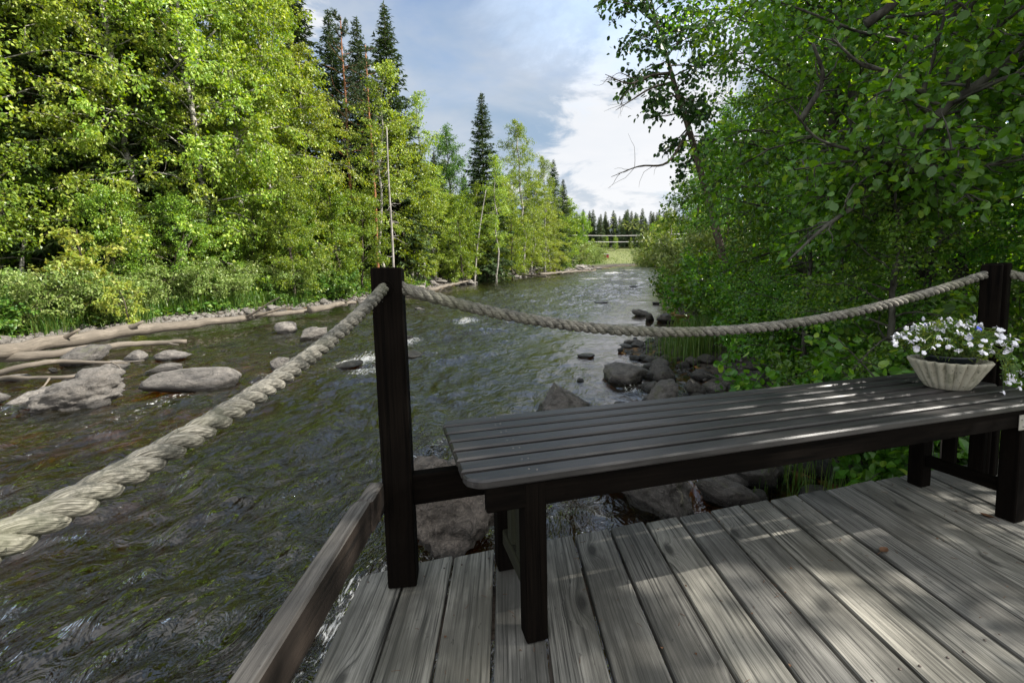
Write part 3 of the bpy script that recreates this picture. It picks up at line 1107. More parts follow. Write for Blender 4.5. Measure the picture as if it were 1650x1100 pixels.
# ------------------------------------------------------------------ leaves, trees, shrubs
LEAF_SMALL = (np.array([(0, 0, 0), (-0.34, 0.5, 0.10), (0, 1, -0.04), (0.34, 0.5, 0.10)]), [(0, 2, 1), (0, 3, 2)])
LEAF_ROUND = (np.array([(0, 0, 0), (-0.30, 0.20, 0.06), (-0.43, 0.52, 0.09), (-0.27, 0.84, 0.05), (0, 1.0, -0.07),
                        (0.27, 0.84, 0.05), (0.43, 0.52, 0.09), (0.30, 0.20, 0.06), (0, 0.52, -0.02)]),
              [(8, 1, 0), (8, 2, 1), (8, 3, 2), (8, 4, 3), (8, 5, 4), (8, 6, 5), (8, 7, 6), (8, 0, 7)])
NEEDLE = (np.array([(0, 0, 0), (-0.10, 0.42, 0.03), (0, 1, -0.05), (0.10, 0.42, 0.03)]), [(0, 2, 1), (0, 3, 2)])
SPRAY = (np.array([(0, 0, 0), (-0.17, 0.35, 0.0), (-0.05, 0.6, -0.03), (0, 1, -0.12), (0.05, 0.6, -0.03), (0.17, 0.35, 0.0)]),
         [(0, 3, 2), (0, 2, 1), (0, 5, 4), (0, 4, 3)])


def unit(v):
    return v / (np.linalg.norm(v, axis=-1, keepdims=True) + 1e-9)


def leaves(mb, pos, tipdir, normal, size, shape=LEAF_SMALL, wide=1.0):
    """one small folded blade per position"""
    T, tr = shape
    y = unit(tipdir)
    z = unit(normal - y * (normal * y).sum(-1, keepdims=True))
    x = np.cross(y, z)
    s = np.broadcast_to(size, (len(pos),))[:, None, None]
    cr = np.random.default_rng(len(pos))
    wd_ = (wide * cr.uniform(0.75, 1.2, len(pos)))[:, None, None]
    cl = cr.normal(1.3, 1.2, len(pos))[:, None, None]      # every blade is cupped or curled a little differently
    V = pos[:, None] + s * (T[None, :, 0:1] * wd_ * x[:, None] + T[None, :, 1:2] * y[:, None] + T[None, :, 2:3] * cl * z[:, None])
    k = len(T)
    idx = (np.arange(len(pos)) * k)[:, None, None] + np.asarray(tr)[None]
    mb.add(V.reshape(-1, 3), idx.reshape(-1, 3))


def spray_leaves(mb, rng, segs, n, size, sigma, shape=LEAF_SMALL, flat=0.55, droop=0.35, wide=1.0, drop=0.12):
    """leaves along twig segments (start, end); some twigs stay bare so that the crown has gaps"""
    a, b = np.array([s[0] for s in segs]), np.array([s[1] for s in segs])
    keep = rng.random(len(a)) > drop
    a, b = a[keep], b[keep]
    w = np.linalg.norm(b - a, axis=1) * rng.uniform(0.3, 1.7, len(a))
    i = rng.choice(len(a), n, p=w / w.sum())
    t = rng.uniform(0.05, 1.12, n)[:, None]
    d = unit(b[i] - a[i])
    pos = a[i] + (b[i] - a[i]) * t + rng.normal(0, sigma, (n, 3)) * (1, 1, 0.8)
    tip = d * 0.55 + rng.normal(0, 0.6, (n, 3)) + (0, 0, -droop)
    nor = np.array((0, 0, flat)) + rng.normal(0, 0.5, (n, 3))
    leaves(mb, pos, tip, nor, rng.uniform(0.65, 1.25, n) * size, shape, wide)


def wander(rng, p0, d0, length, n, jitter, bend=(0, 0, 0)):
    p, d = np.array(p0, float), unit(np.array(d0, float))
    out = [p.copy()]
    st = length / n
    for _ in range(n):
        d = unit(d + rng.normal(0, jitter, 3) + np.array(bend) / n)
        p = p + d * st
        out.append(p.copy())
    return np.array(out)


def broadleaf(seed, H, rt, base, width, n_limb, n_leaf, lsize, shape=LEAF_SMALL, droop=0.6, lean=(0, 0), flat=0.55, sigma=0.10,
              up=(0.35, 1.1), prof="oval", trunk=None, wide=1.0, low=0.0, limb_r=0.22, drop=0.12):
    """returns (wood, crown) builders; H height, base crown base as a share of H, width crown radius"""
    rng = np.random.default_rng(seed)
    wood, crown = MB(), MB()
    if trunk is None:
        n = 12
        z = np.linspace(0, H, n)
        w = np.cumsum(rng.normal(0, 0.010 * H, (n, 2)), 0)
        w -= w[0]
        trunk = np.c_[w[:, 0] + lean[0] * (z / H) ** 1.3, w[:, 1] + lean[1] * (z / H) ** 1.3, z]
        trunk[0, 2] = -0.3
    else:
        trunk = np.asarray(trunk, float)
        n = len(trunk)
    tt = np.linspace(0, 1, n)
    rad = rt * (1 - tt) ** 0.75 + 0.012
    rad[0] *= 1.35
    tube(wood, trunk, rad, 8)
    P = lambda t: np.array([np.interp(t, tt, trunk[:, k]) for k in range(3)])
    segs = []
    for i in range(n_limb):
        t = base + (0.985 - base) * ((i + rng.uniform(0, 0.9)) / n_limb)
        s = (t - base) / (1 - base)
        if prof == "oval":
            L = width * (0.42 + 0.58 * math.sin(math.pi * min(1, 0.16 + s * 0.80))) * (1.0 if s < 0.75 else 1 - 0.55 * (s - 0.75) / 0.25)
        elif prof == "cone":
            L = width * (1.0 - 0.86 * s)
        else:
            L = width * (0.55 + 0.45 * s)
        L *= rng.uniform(0.65, 1.2)
        az = i * 2.39996 + rng.normal(0, 0.4)
        el = up[0] + (up[1] - up[0]) * s + rng.normal(0, 0.15)
        d0 = np.array((math.cos(az) * math.cos(el), math.sin(az) * math.cos(el), math.sin(el)))
        path = wander(rng, P(t), d0, L, 6, 0.13, (0, 0, -droop))
        r0 = max(0.008, limb_r * rt * (1 - t) ** 0.5 + 0.006)
        tube(wood, path, np.linspace(r0, 0.006, 7), 5, False)
        for k in range(7):
            q = 0.22 + 0.78 * (k + rng.random()) / 7
            j = q * 6
            a = path[int(j)] + (path[min(6, int(j) + 1)] - path[int(j)]) * (j - int(j))
            dd = unit(path[min(6, int(j) + 1)] - path[max(0, int(j) - 1)])
            tw = unit(dd * 0.7 + rng.normal(0, 0.6, 3))
            ln = L * rng.uniform(0.22, 0.45) * (1.15 - 0.5 * q)
            tp = wander(rng, a, tw, ln, 3, 0.2, (0, 0, -droop * 0.6))
            tube(wood, tp, np.linspace(0.007, 0.003, 4), 3, False)
            for m in range(3):
                segs.append((tp[m], tp[m + 1]))
            for m in range(2):                        # side shoots
                e = tp[1 + m] + unit(rng.normal(0, 1, 3) + dd * 0.4 + (0, 0, -droop * 0.5)) * ln * 0.55
                segs.append((tp[1 + m], e))
    spray_leaves(crown, rng, segs, n_leaf, lsize, sigma, shape, flat, droop * 0.6, wide, drop)
    return wood, crown


def spruce(seed, H, rt, width, dens=1.0, bare=0.04, dry=0.0, spray=0.34):
    rng = np.random.default_rng(seed)
    wood, crown = MB(), MB()
    tube(wood, [(0, 0, -0.3), (0.02 * H * rng.normal(0, 0.3), 0, H * 0.5), (0, 0, H)], [rt * 1.2, rt * 0.6, 0.012], 7)
    z = H * bare
    P, T, N, S = [], [], [], []
    while z < H - 0.12:
        f = (z - H * bare) / (H * (1 - bare))
        L0 = width * (1 - f) ** 0.82 * (0.75 + 0.25 * min(1, f / 0.12)) + 0.10
        nb = int(rng.integers(5, 8) * (1.0 if f < 0.9 else 0.8) * dens + 0.5)
        a0 = rng.uniform(0, 6.28)
        for k in range(nb):
            az = a0 + k * 2 * math.pi / nb + rng.normal(0, 0.22)
            L = L0 * rng.uniform(0.62, 1.18)
            el = 0.45 * f + rng.normal(-0.06, 0.08)
            path = wander(rng, (0, 0, z + rng.normal(0, 0.05)), (math.cos(az) * math.cos(el), math.sin(az) * math.cos(el), math.sin(el)), L, 5, 0.05, (0, 0, -0.40 + 0.35 * f))
            path[3:, 2] += np.array([0.02, 0.06, 0.13]) * L * 0.6
            tube(wood, path, np.linspace(0.012 + 0.012 * L / 3, 0.004, 6), 3, False)
            m = max(4, int(L / 0.095 * dens))
            q = np.sort(rng.uniform(0.06, 1.0, m))
            j = np.minimum((q * 5).astype(int), 4)
            a = path[j] + (path[j + 1] - path[j]) * (q * 5 - j)[:, None]
            d = unit(path[j + 1] - path[j])
            side = np.cross(d, (0, 0, 1.0)) * np.where(np.arange(m) % 2, 1, -1)[:, None]
            P.append(a)
            T.append(d * 0.75 + side * 0.75 + rng.normal(0, 0.22, (m, 3)) + (0, 0, -0.30))
            N.append(np.array((0, 0, 1.0)) + rng.normal(0, 0.35, (m, 3)))
            S.append(spray * rng.uniform(0.55, 1.2, m) * (0.5 + 0.5 * min(1, L / 1.2)))
        z += rng.uniform(0.20, 0.34) * (1.0 if f < 0.75 else 0.7) * (H / 15) ** 0.3
    P.append(np.array([(0, 0, H - 0.1 - 0.08 * k) for k in range(6)]))
    T.append(np.array((0, 0, 1.0)) + rng.normal(0, 0.35, (6, 3)))
    N.append(rng.normal(0, 1, (6, 3)))
    S.append(np.full(6, 0.3))
    leaves(crown, np.concatenate(P), np.concatenate(T), np.concatenate(N), np.concatenate(S), SPRAY, 1.25)
    return wood, crown


def pine(seed, H, rt, width):
    rng = np.random.default_rng(seed)
    wood, crown = MB(), MB()
    n = 9
    z = np.linspace(-0.3, H, n)
    tr = np.c_[np.cumsum(rng.normal(0, 0.05, n)), np.cumsum(rng.normal(0, 0.05, n)), z]
    tube(wood, tr, rt * (1 - np.linspace(0, 1, n) * 0.8), 8)
    segs = []
    for i in range(46):
        f = 0.45 + 0.55 * i / 46
        L = width * (1.15 - f) * rng.uniform(0.8, 1.6) + 0.2
        az = rng.uniform(0, 6.28)
        el = rng.uniform(-0.1, 0.7)
        p0 = np.array([np.interp(f * H, z, tr[:, k]) for k in range(3)])
        path = wander(rng, p0, (math.cos(az), math.sin(az), math.sin(el)), L, 4, 0.2, (0, 0, 0.2))
        tube(wood, path, np.linspace(0.025, 0.006, 5), 4, False)
        for k in range(1, 4):
            for _ in range(3):
                segs.append((path[k], path[k] + rng.normal(0, 0.22, 3) * L * 0.6 + (path[k + 1] - path[k]) * 0.6))
    a, b = np.array([s[0] for s in segs]), np.array([s[1] for s in segs])
    m = 7000
    i = rng.choice(len(a), m)
    pos = a[i] + (b[i] - a[i]) * rng.uniform(0.2, 1.1, m)[:, None]
    leaves(crown, pos, unit(b[i] - a[i]) + rng.normal(0, 0.75, (m, 3)) + (0, 0, 0.3), rng.normal(0, 1, (m, 3)), rng.uniform(0.12, 0.24, m), NEEDLE)
    return wood, crown


def shrub(seed, H, width, n_stem, n_leaf, lsize, shape=LEAF_SMALL, droop=0.5, flat=0.6, sigma=0.06, wide=1.0):
    rng = np.random.default_rng(seed)
    wood, crown = MB(), MB()
    segs = []
    for i in range(n_stem):
        az = i * 2.4 + rng.normal(0, 0.3)
        sp = rng.uniform(0.1, 1.0)
        d0 = np.array((math.cos(az) * sp * width / H, math.sin(az) * sp * width / H, 1.0))
        b0 = np.array((math.cos(az), math.sin(az), 0)) * 0.18 * width * rng.random() + (0, 0, -0.15)
        L = math.hypot(H, width * sp) * rng.uniform(0.6, 1.05)
        path = wander(rng, b0, d0, L, 7, 0.10, (math.cos(az) * 0.3, math.sin(az) * 0.3, -droop * 0.6))
        tube(wood, path, np.linspace(0.006 + 0.006 * H, 0.004, 8), 5, False)
        for k in range(10):
            q = 0.12 + 0.88 * (k + rng.random()) / 10
            j = min(6, int(q * 7))
            a = path[j] + (path[j + 1] - path[j]) * (q * 7 - j)
            tp = wander(rng, a, rng.normal(0, 0.7, 3) + unit(path[j + 1] - path[j]) * 0.6, H * rng.uniform(0.14, 0.32), 3, 0.2, (0, 0, -droop * 0.5))
            tube(wood, tp, np.linspace(0.005, 0.002, 4), 3, False)
            for m in range(3):
                segs.append((tp[m], tp[m + 1]))
    spray_leaves(crown, rng, segs, n_leaf, lsize, sigma, shape, flat, droop * 0.5, wide, 0.08)
    return wood, crown


PLANTS = {}


def plant_proto(key, builders, name, bark, leafm, trunk_name="trunk", crown_name="crown"):
    wood, crown = builders
    PLANTS[key] = (name, [(trunk_name, wood.mesh(trunk_name, bark)), (crown_name, crown.mesh(crown_name, leafm, False))])


def put(key, x, y, scale=1.0, rot=0.0, label=None, cat=None, group=None, z=None, name=None, lean=(0, 0), sz=None):
    """a plant of its own: an empty at the foot, its trunk and its crown"""
    nm, parts = PLANTS[key]
    zz = float(terrain(x, y)) if z is None else z
    e = empty(name or nm, (x, y, zz), label, cat, group)
    e.rotation_euler = (lean[0], lean[1], rot)
    e.scale = (scale, scale, sz or scale)
    for pn, me in parts:
        o = bpy.data.objects.new(pn, me)
        scene.collection.objects.link(o)
        o.parent = e
    return e


def spot(px, d, py=440):
    p = at_depth(px, py, d)
    return p[0], p[1]


# --- kinds
for k, (sd_, H, w, b, nl_) in enumerate(((1, 15, 3.3, 0.08, 26000), (2, 15.5, 3.0, 0.12, 24000), (3, 14, 3.4, 0.06, 26000), (4, 16, 2.9, 0.16, 22000))):
    plant_proto("birch%d" % k, broadleaf(100 + sd_, H, 0.13, b, w, 66, nl_, 0.135, LEAF_SMALL, 0.9, (0.5 * (-1) ** k, -0.4), 0.3, 0.10, (0.35, 1.15), drop=0.28),
                "birch_tree", M["bark_birch"], M["leaf_birch"])
for k, (sd_, H, w) in enumerate(((1, 8.5, 2.7), (2, 9.5, 2.5))):
    plant_proto("alder%d" % k, broadleaf(200 + sd_, H, 0.09, 0.10, w, 46, 11000, 0.15, LEAF_SMALL, 0.7, (0.4, -0.5), 0.6, 0.12, (0.3, 1.1)),
                "alder_tree", M["bark_brown"], M["leaf_mid"])
plant_proto("aspen", broadleaf(311, 16, 0.16, 0.12, 3.4, 64, 15000, 0.17, LEAF_SMALL, 0.4, (0, 0), 0.4, 0.15, (0.5, 1.2)), "aspen_tree", M["bark_grey"], M["leaf_aspen"])
plant_proto("fine_birch", broadleaf(312, 18, 0.15, 0.16, 3.2, 72, 17000, 0.135, LEAF_SMALL, 1.1, (0.2, 0), 0.3, 0.13, (0.5, 1.2)), "birch_tree", M["bark_birch"], M["leaf_mid"])
plant_proto("thin_birch", broadleaf(313, 15, 0.09, 0.30, 1.9, 46, 7500, 0.13, LEAF_SMALL, 1.0, (0.6, 0), 0.3, 0.10, (0.5, 1.2)), "birch_tree", M["bark_birch"], M["leaf_birch"])
for k in range(3):
    plant_proto("spruce%d" % k, spruce(400 + k, 18, 0.19, (2.9, 2.4, 3.1)[k], 1.6, (0.05, 0.22, 0.03)[k], 0, 0.42), "spruce_tree", M["bark_brown"], M["needle_spruce"])
plant_proto("pine", pine(420, 18, 0.16, 2.6), "pine_tree", M["bark_pine"], M["needle_pine"])
plant_proto("dry_spruce", spruce(430, 12, 0.15, 1.7, 0.7, 0.05), "spruce_tree", M["bark_brown"], M["needle_dry"])
plant_proto("far_spruce0", spruce(440, 15, 0.16, 2.7, 0.8, 0.05, 0, 0.85), "spruce_tree", M["bark_brown"], M["needle_far"])
plant_proto("far_spruce1", spruce(441, 15, 0.16, 2.4, 0.8, 0.08, 0, 0.85), "spruce_tree", M["bark_pine"], M["needle_far"])
plant_proto("far_birch", broadleaf(442, 12, 0.14, 0.1, 2.6, 40, 4500, 0.28, LEAF_SMALL, 0.8, (0, 0), 0.4, 0.2), "birch_tree", M["bark_birch"], M["leaf_mid"])
for k in range(2):
    plant_proto("willow%d" % k, shrub(500 + k, 2.6, 2.0, 16, 8500, 0.12, LEAF_SMALL, 0.7, 0.35, 0.09, 0.8), "willow_shrub", M["bark_brown"], M["leaf_willow"], "stems", "foliage")
for k in range(2):
    plant_proto("bush%d" % k, shrub(510 + k, 1.5, 1.3, 14, 5200, 0.10, LEAF_ROUND, 0.5, 0.8, 0.06), "leafy_shrub", M["bark_brown"], M["leaf_under"], "stems", "foliage")
plant_proto("rowan", broadleaf(520, 3.0, 0.03, 0.2, 1.2, 16, 1500, 0.16, LEAF_SMALL, 0.35, (0.5, -0.2), 1.3, 0.06, (0.0, 0.5), wide=0.8), "rowan_sapling", M["bark_brown"], M["leaf_yellow"])
for k, (H, w, nl_) in enumerate(((7.5, 2.3, 12500), (8.5, 2.5, 13000), (6.5, 2.2, 12000))):
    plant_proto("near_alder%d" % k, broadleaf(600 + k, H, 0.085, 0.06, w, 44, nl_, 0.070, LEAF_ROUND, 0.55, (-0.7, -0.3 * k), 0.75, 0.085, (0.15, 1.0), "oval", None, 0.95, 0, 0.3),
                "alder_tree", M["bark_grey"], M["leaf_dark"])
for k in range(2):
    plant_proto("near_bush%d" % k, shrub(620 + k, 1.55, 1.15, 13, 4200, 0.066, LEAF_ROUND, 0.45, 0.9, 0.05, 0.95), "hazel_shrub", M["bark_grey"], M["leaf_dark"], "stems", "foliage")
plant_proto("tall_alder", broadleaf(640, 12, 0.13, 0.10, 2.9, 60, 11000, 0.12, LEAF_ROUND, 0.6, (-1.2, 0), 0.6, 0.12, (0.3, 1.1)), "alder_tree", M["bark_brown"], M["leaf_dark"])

plant_proto("shade_alder", broadleaf(650, 12, 0.10, 0.50, 1.3, 40, 5200, 0.10, LEAF_ROUND, 0.5, (0, 0), 0.6, 0.10, (0.2, 1.0)), "alder_tree", M["bark_grey"], M["leaf_dark"])

vr = np.random.default_rng(77)

# --- left bank: birches at the water, spruces and pines behind
G_BIRCH = "birches crowding the left bank"
L_BIRCH = "sunlit yellow-green birch in the dense wall of trees on the left bank"
for i, (px, d, hs) in enumerate(((-330, 13.5, 0.9), (-150, 15, 1.0), (-20, 14.5, 0.98), (20, 17.5, 1.0), (190, 18.5, 1.02), (235, 17.2, 1.0), (318, 19, 1.05), (395, 20.5, 1.08), (455, 22.5, 1.02),
                                 (508, 23.5, 0.80), (-80, 20, 1.05), (110, 23, 1.1), (290, 24, 1.12), (420, 26, 1.1))):
    x, y = spot(px, d)
    put("birch%d" % (i % 4), x, y, hs, i * 1.3, L_BIRCH, "birch tree", G_BIRCH)
for i, (px, d, s) in enumerate(((-60, 13.2, 0.75), (40, 15.5, 0.7), (200, 20.5, 0.95), (350, 22, 1.0), (470, 20, 0.62), (545, 23.5, 0.62), (585, 25.5, 0.60), (130, 27, 1.2), (20, 25, 1.2))):
    x, y = spot(px, d)
    put("alder%d" % (i % 2), x, y, s, i * 2.1, "bright green alder filling the gap between birches on the left bank", "alder tree", "alders between the left bank birches")
for i, (px, d, s, k) in enumerate(((122, 16.6, 0.82, 2), (262, 18.4, 0.9, 0), (30, 30, 1.1, 0), (330, 31, 1.05, 2), (-120, 27, 1.1, 0), (420, 34, 1.1, 0), (250, 36, 1.2, 2), (-250, 24, 1.1, 2))):
    x, y = spot(px, d)
    put("spruce%d" % k, x, y, s, i * 1.7, "dark spruce half hidden behind the left bank birches", "spruce tree", "spruces hidden behind the left birches")
x, y = spot(80, 16.4)
put("dry_spruce", x, y, 0.95, 0.4, "half-dead brown spruce showing through the birch leaves at far left", "spruce tree")
# the named silhouettes along the left skyline
SK = ((502, 31, -25, "spruce0", "tall dark spruce cut by the photo's top edge, first spruce right of the birches"),
      (556, 33, 42, "spruce1", "dark spruce with long bare lower trunk, leftmost of the skyline pair with the pine"),
      (597, 34, 55, "spruce1", "thin spruce just left of the tallest skyline spruce"),
      (640, 32, 33, "spruce0", "tallest pointed dark spruce on the left skyline, behind the dead grey trunk"),
      (783, 44, 162, "spruce2", "pointed spruce standing alone in the middle of the left skyline"),
      (893, 66, 262, "spruce0", "dark spruce right of the broad birch near the river bend"),
      (908, 78, 292, "spruce2", "small dark spruce last in line on the left bank"),
      (706, 40, 250, "spruce0", "dark spruce showing between the birch and the bright aspen"),
      (752, 47, 285, "spruce2", "low dark spruce behind the bright aspen"))
for px, d, top, k, lab in SK:
    x, y = spot(px, d)
    zt = at_depth(px, top, d)[2]
    H = zt - float(terrain(x, y))
    put(k, x, y, H / 18, px * 0.7, lab, "spruce tree", sz=H / 18)
for px, d, top, lab in ((577, 31, 52, "reddish-trunked pine between two dark spruces on the left skyline"),
                        (608, 29, 95, "shorter red-trunked pine in front of the tallest spruce"),):
    x, y = spot(px, d)
    H = at_depth(px, top, d)[2] - float(terrain(x, y))
    put("pine", x, y, H / 18, px * 1.1, lab, "pine tree")
for px, d, top, k, w, lab, cat in ((622, 27, 118, "thin_birch", 1.15, "slim birch with bright leaves in front of the tallest spruce", "birch tree"),
                                   (684, 36, 165, "thin_birch", 1.05, "feathery pale birch right of the tallest spruce", "birch tree"),
                                   (728, 42, 218, "aspen", 1.0, "fresh green round aspen left of the lone pointed spruce", "aspen tree"),
                                   (800, 41, 250, "thin_birch", 1.1, "yellow-green birch leaning against the lone pointed spruce", "birch tree"),
                                   (846, 53, 203, "fine_birch", 1.0, "broad tall birch standing highest beside the river bend", "birch tree"),
                                   (878, 60, 258, "fine_birch", 0.95, "birch tucked behind the broad tall birch at the bend", "birch tree"),
                                   (920, 84, 322, "far_birch", 1.1, "small round birch at the end of the left bank", "birch tree"),
                                   (935, 98, 345, "far_birch", 1.0, "farthest birch on the left bank, by the power cables", "birch tree"),
                                   (956, 112, 386, "far_birch", 1.0, "low pale bush-like birch beside the red shed", "birch tree"),
                                   (652, 31, 205, "alder1", 1.0, "leafy alder below the tallest spruce, right of the dead trunk", "alder tree"),
                                   (745, 38, 320, "alder0", 1.0, "alder at the water under the fresh green aspen", "alder tree"),
                                   (825, 46, 330, "alder1", 1.0, "alder at the foot of the lone pointed spruce", "alder tree"),
                                   (900, 66, 350, "alder0", 1.2, "alder leaning over the stony bar far upstream", "alder tree")):
    x, y = spot(px, d)
    H0 = {"thin_birch": 15, "aspen": 16, "fine_birch": 18, "far_birch": 12, "alder0": 8.5, "alder1": 9.5}[k]
    H = at_depth(px, top, d)[2] - float(terrain(x, y))
    put(k, x, y, H / H0 * w, px, lab, cat, sz=H / H0)
for i, (px, d, top, k) in enumerate(((662, 33, 262, 0), (700, 37, 282, 1), (735, 40, 305, 2), (768, 43, 312, 3), (812, 48, 292, 0), (858, 55, 300, 1), (888, 62, 318, 2))):
    x, y = spot(px, d)
    H = at_depth(px, top, d)[2] - float(terrain(x, y))
    put("birch%d" % k, x, y, H / 15 * 1.25, i * 1.9, "bushy full-crowned birch filling the middle of the left tree line", "birch tree", "bushy birches of the middle tree line", sz=H / 15)
for i in range(30):
    y = 25 + 58 * (i / 30)
    x = float(x_left(y)) - vr.uniform(3.0, 4.2) - 3.2 * float(smooth((y - 19) / 9))
    put("alder%d" % (i % 2), x, y, vr.uniform(0.5, 0.85), i * 1.7, "bushy alder leafy down to the ground on the middle left bank", "alder tree", "bushy alders of the middle left bank")
# filler wood behind the left bank so that no gap opens to the plain
for i in range(46):
    px = vr.uniform(-420, 870)
    d = 38 + vr.uniform(0, 26) + max(0, (px - 500) / 370 * 26)
    x, y = spot(px, d)
    k = ("spruce0", "spruce1", "fine_birch", "aspen")[i % 4]
    hs = min(0.62, 0.50 + 0.08 * vr.random()) * d / 45 if px > 500 else 0.9
    put(k, x, y, hs, i, "shadowed tree deep in the wood behind the left bank", "forest tree", "trees deep in the left wood")

# dead standing trunk and leaning bare birch
mb = MB()
p = np.array([(0, 0, -0.2), (0.03, 0, 3.0), (0.0, 0, 6.0), (0.04, 0, 8.4)])
tube(mb, catmull(p, 6), np.linspace(0.075, 0.03, 19), 8)
for k in range(26):
    z = vr.uniform(2, 8)
    a = vr.uniform(0, 6.28)
    tube(mb, wander(vr, (0.02, 0, z), (math.cos(a), math.sin(a), -0.1), vr.uniform(0.3, 0.9), 3, 0.2), np.linspace(0.014, 0.005, 4), 4, False)
x, y = spot(634, 24.5)
H = at_depth(634, 214, 24.5)[2] - float(terrain(x, y))
o = mb.obj("dead_tree", M["bark_dead"])
o.location = (x, y, float(terrain(x, y)))
o.scale = (1, 1, H / 8.4)
tag(o, "bare grey dead trunk standing straight in front of the tallest spruce", "dead tree")
mb = MB()
tube(mb, catmull([(0, 0, -0.2), (0.35, 0, 3.2), (0.8, 0.1, 6.0), (1.25, 0.1, 8.2)], 6), np.linspace(0.09, 0.03, 19), 8)
o = mb.obj("bare_birch_stem", M["bark_birch"])
x, y = spot(763, 38.5)
o.location = (x, y, float(terrain(x, y)))
tag(o, "thin white leaning birch stem in front of the lone pointed spruce", "birch stem")
for (x0, y0, x1, y1, d, r, m, lab) in ((98, 310, 242, 148, 16.3, 0.085, "bark_grey", "long grey trunk leaning right across the leafy wall at far left"),
                                       (40, 470, 30, 330, 14.4, 0.07, "bark_birch", "short crooked birch stem at the left edge"),
                                       (275, 470, 300, 400, 16.2, 0.10, "bark_brown", "stout grey stem leaning right above the bank"),
                                       (252, 480, 256, 368, 16.4, 0.05, "bark_birch", "thin white birch stem near the stout leaning one")):
    a, b = at_depth(x0, y0, d), at_depth(x1, y1, d + 0.6)
    mb = MB()
    dv = b - a
    a2 = a - dv * ((a[2] - float(terrain(a[0], a[1]))) / max(0.3, dv[2]) if dv[2] > 0.5 else 0)
    w = np.array([a2, a2 + (b - a2) * 0.35 + vr.normal(0, 0.06, 3), a2 + (b - a2) * 0.7 + vr.normal(0, 0.06, 3), b, b + (b - a2) * 0.35 + (0.1, 0.3, 0)])
    pts = catmull(w, 6) - a2
    tube(mb, pts, np.linspace(r, r * 0.35, len(pts)), 8)
    for k in range(8):
        q = pts[vr.integers(8, len(pts) - 1)]
        tube(mb, wander(vr, q, vr.normal(0, 1, 3) + (0, 0, 0.5), vr.uniform(0.5, 1.6), 4, 0.2), np.linspace(0.02, 0.006, 5), 4, False)
    o = mb.obj("bare_tree", M[m])
    o.location = a2
    tag(o, lab, "tree stem")

for i in range(12):
    y = 15.5 + 11 * (i / 12)
    x = float(x_left(y)) - vr.uniform(2.2, 3.4)
    put("alder%d" % (i % 2), x, y, vr.uniform(0.34, 0.52), i * 2.7, "young bushy alder leaning over the left bank below the birches", "alder tree", "young alders on the left bank edge")
# shrubs along the left shore
for i in range(30):
    y = 8.0 + 34 * (i / 30) ** 1.35
    x = float(x_left(y)) - vr.uniform(1.2, 2.6) - 4.0 * float(smooth((y - 19) / 9))
    put("willow%d" % (i % 2), x, y, vr.uniform(0.55, 0.9), vr.uniform(0, 6), "pale leafy willow shrub at the foot of the left bank trees", "shrub", "willow shrubs along the left shore")
for i in range(34):
    y = 40 + 72 * (i / 34)
    x = float(x_left(y)) - vr.uniform(5.2, 7.0)
    put("willow%d" % (i % 2), x, y, vr.uniform(1.3, 2.0), vr.uniform(0, 6), "willow shrub behind the stony bar far up the left bank", "shrub", "willow shrubs behind the stony bar")
for i in range(34):
    y = 8.5 + 16 * (i / 34)
    x = float(x_left(y)) - vr.uniform(0.9, 4.6)
    put("bush%d" % (i % 2), x, y, vr.uniform(0.5, 0.95), vr.uniform(0, 6), "low broad-leaved shrub growing on the left bank", "shrub", "low shrubs on the left bank")
for px, py, d, s, lab in ((150, 445, 13.8, 0.95, "yellow-leaved rowan sapling in front of the left wood"), (205, 480, 13.0, 0.55, "small yellowish rowan sapling above the fallen trunk")):
    x, y = spot(px, d)
    put("rowan", x, y, s, px, lab, "sapling")

# --- right bank
G_AL = "alders overhanging the right bank"
L_AL = "dark green alder in the shady thicket on the right bank"
RT = [(4.6, 4.6, 0, 0.95), (5.6, 3.4, 1, 0.9), (4.9, 6.3, 2, 1.0), (6.6, 5.4, 1, 1.0), (5.4, 8.2, 0, 1.05), (7.2, 7.4, 2, 1.1), (6.6, 10.2, 1, 1.05), (8.6, 9.4, 0, 1.15),
      (8.2, 12.4, 1, 1.1), (10.2, 12.4, 0, 1.2), (9.4, 15.4, 2, 1.2), (6.9, 2.5, 0, 1.0), (4.7, 2.65, 2, 0.72), (2.95, 3.45, 2, 0.37), (3.75, 4.2, 0, 0.42), (3.5, 5.2, 1, 0.36), (8.7, 5.0, 1, 1.1)]  # alders off to the deck's right stand out of view, added to shade it
for i, (x, y, k, s) in enumerate(RT):
    put("near_alder%d" % k, x, y, s, i * 1.9 + 0.5, L_AL, "alder tree", G_AL)
for i, (x, y, s) in enumerate(((11.5, 18, 0.85), (13.5, 22, 0.9), (12.2, 27, 0.85), (15.8, 30, 0.95), (15.5, 37, 0.85), (19, 40, 0.9), (20.5, 48, 0.8), (23, 55, 0.85), (27, 62, 0.8), (29.5, 70, 0.8), (34, 80, 0.8), (38, 92, 0.75),
                               (43, 104, 0.75), (48, 115, 0.7), (12.5, 12, 1.05), (15, 16, 1.1), (17, 24, 1.1), (20, 33, 1.1))):
    put("tall_alder", x, y, s, i * 1.1, "alder farther up the right bank, leaning over the river", "alder tree", "alders farther up the right bank")
put("shade_alder", 6.3, 1.15, 1.0, 0.7, "slim alder added out of view beside the deck, its high crown shading the boards", "alder tree")  # unseen tree added to cast shade on part of the deck
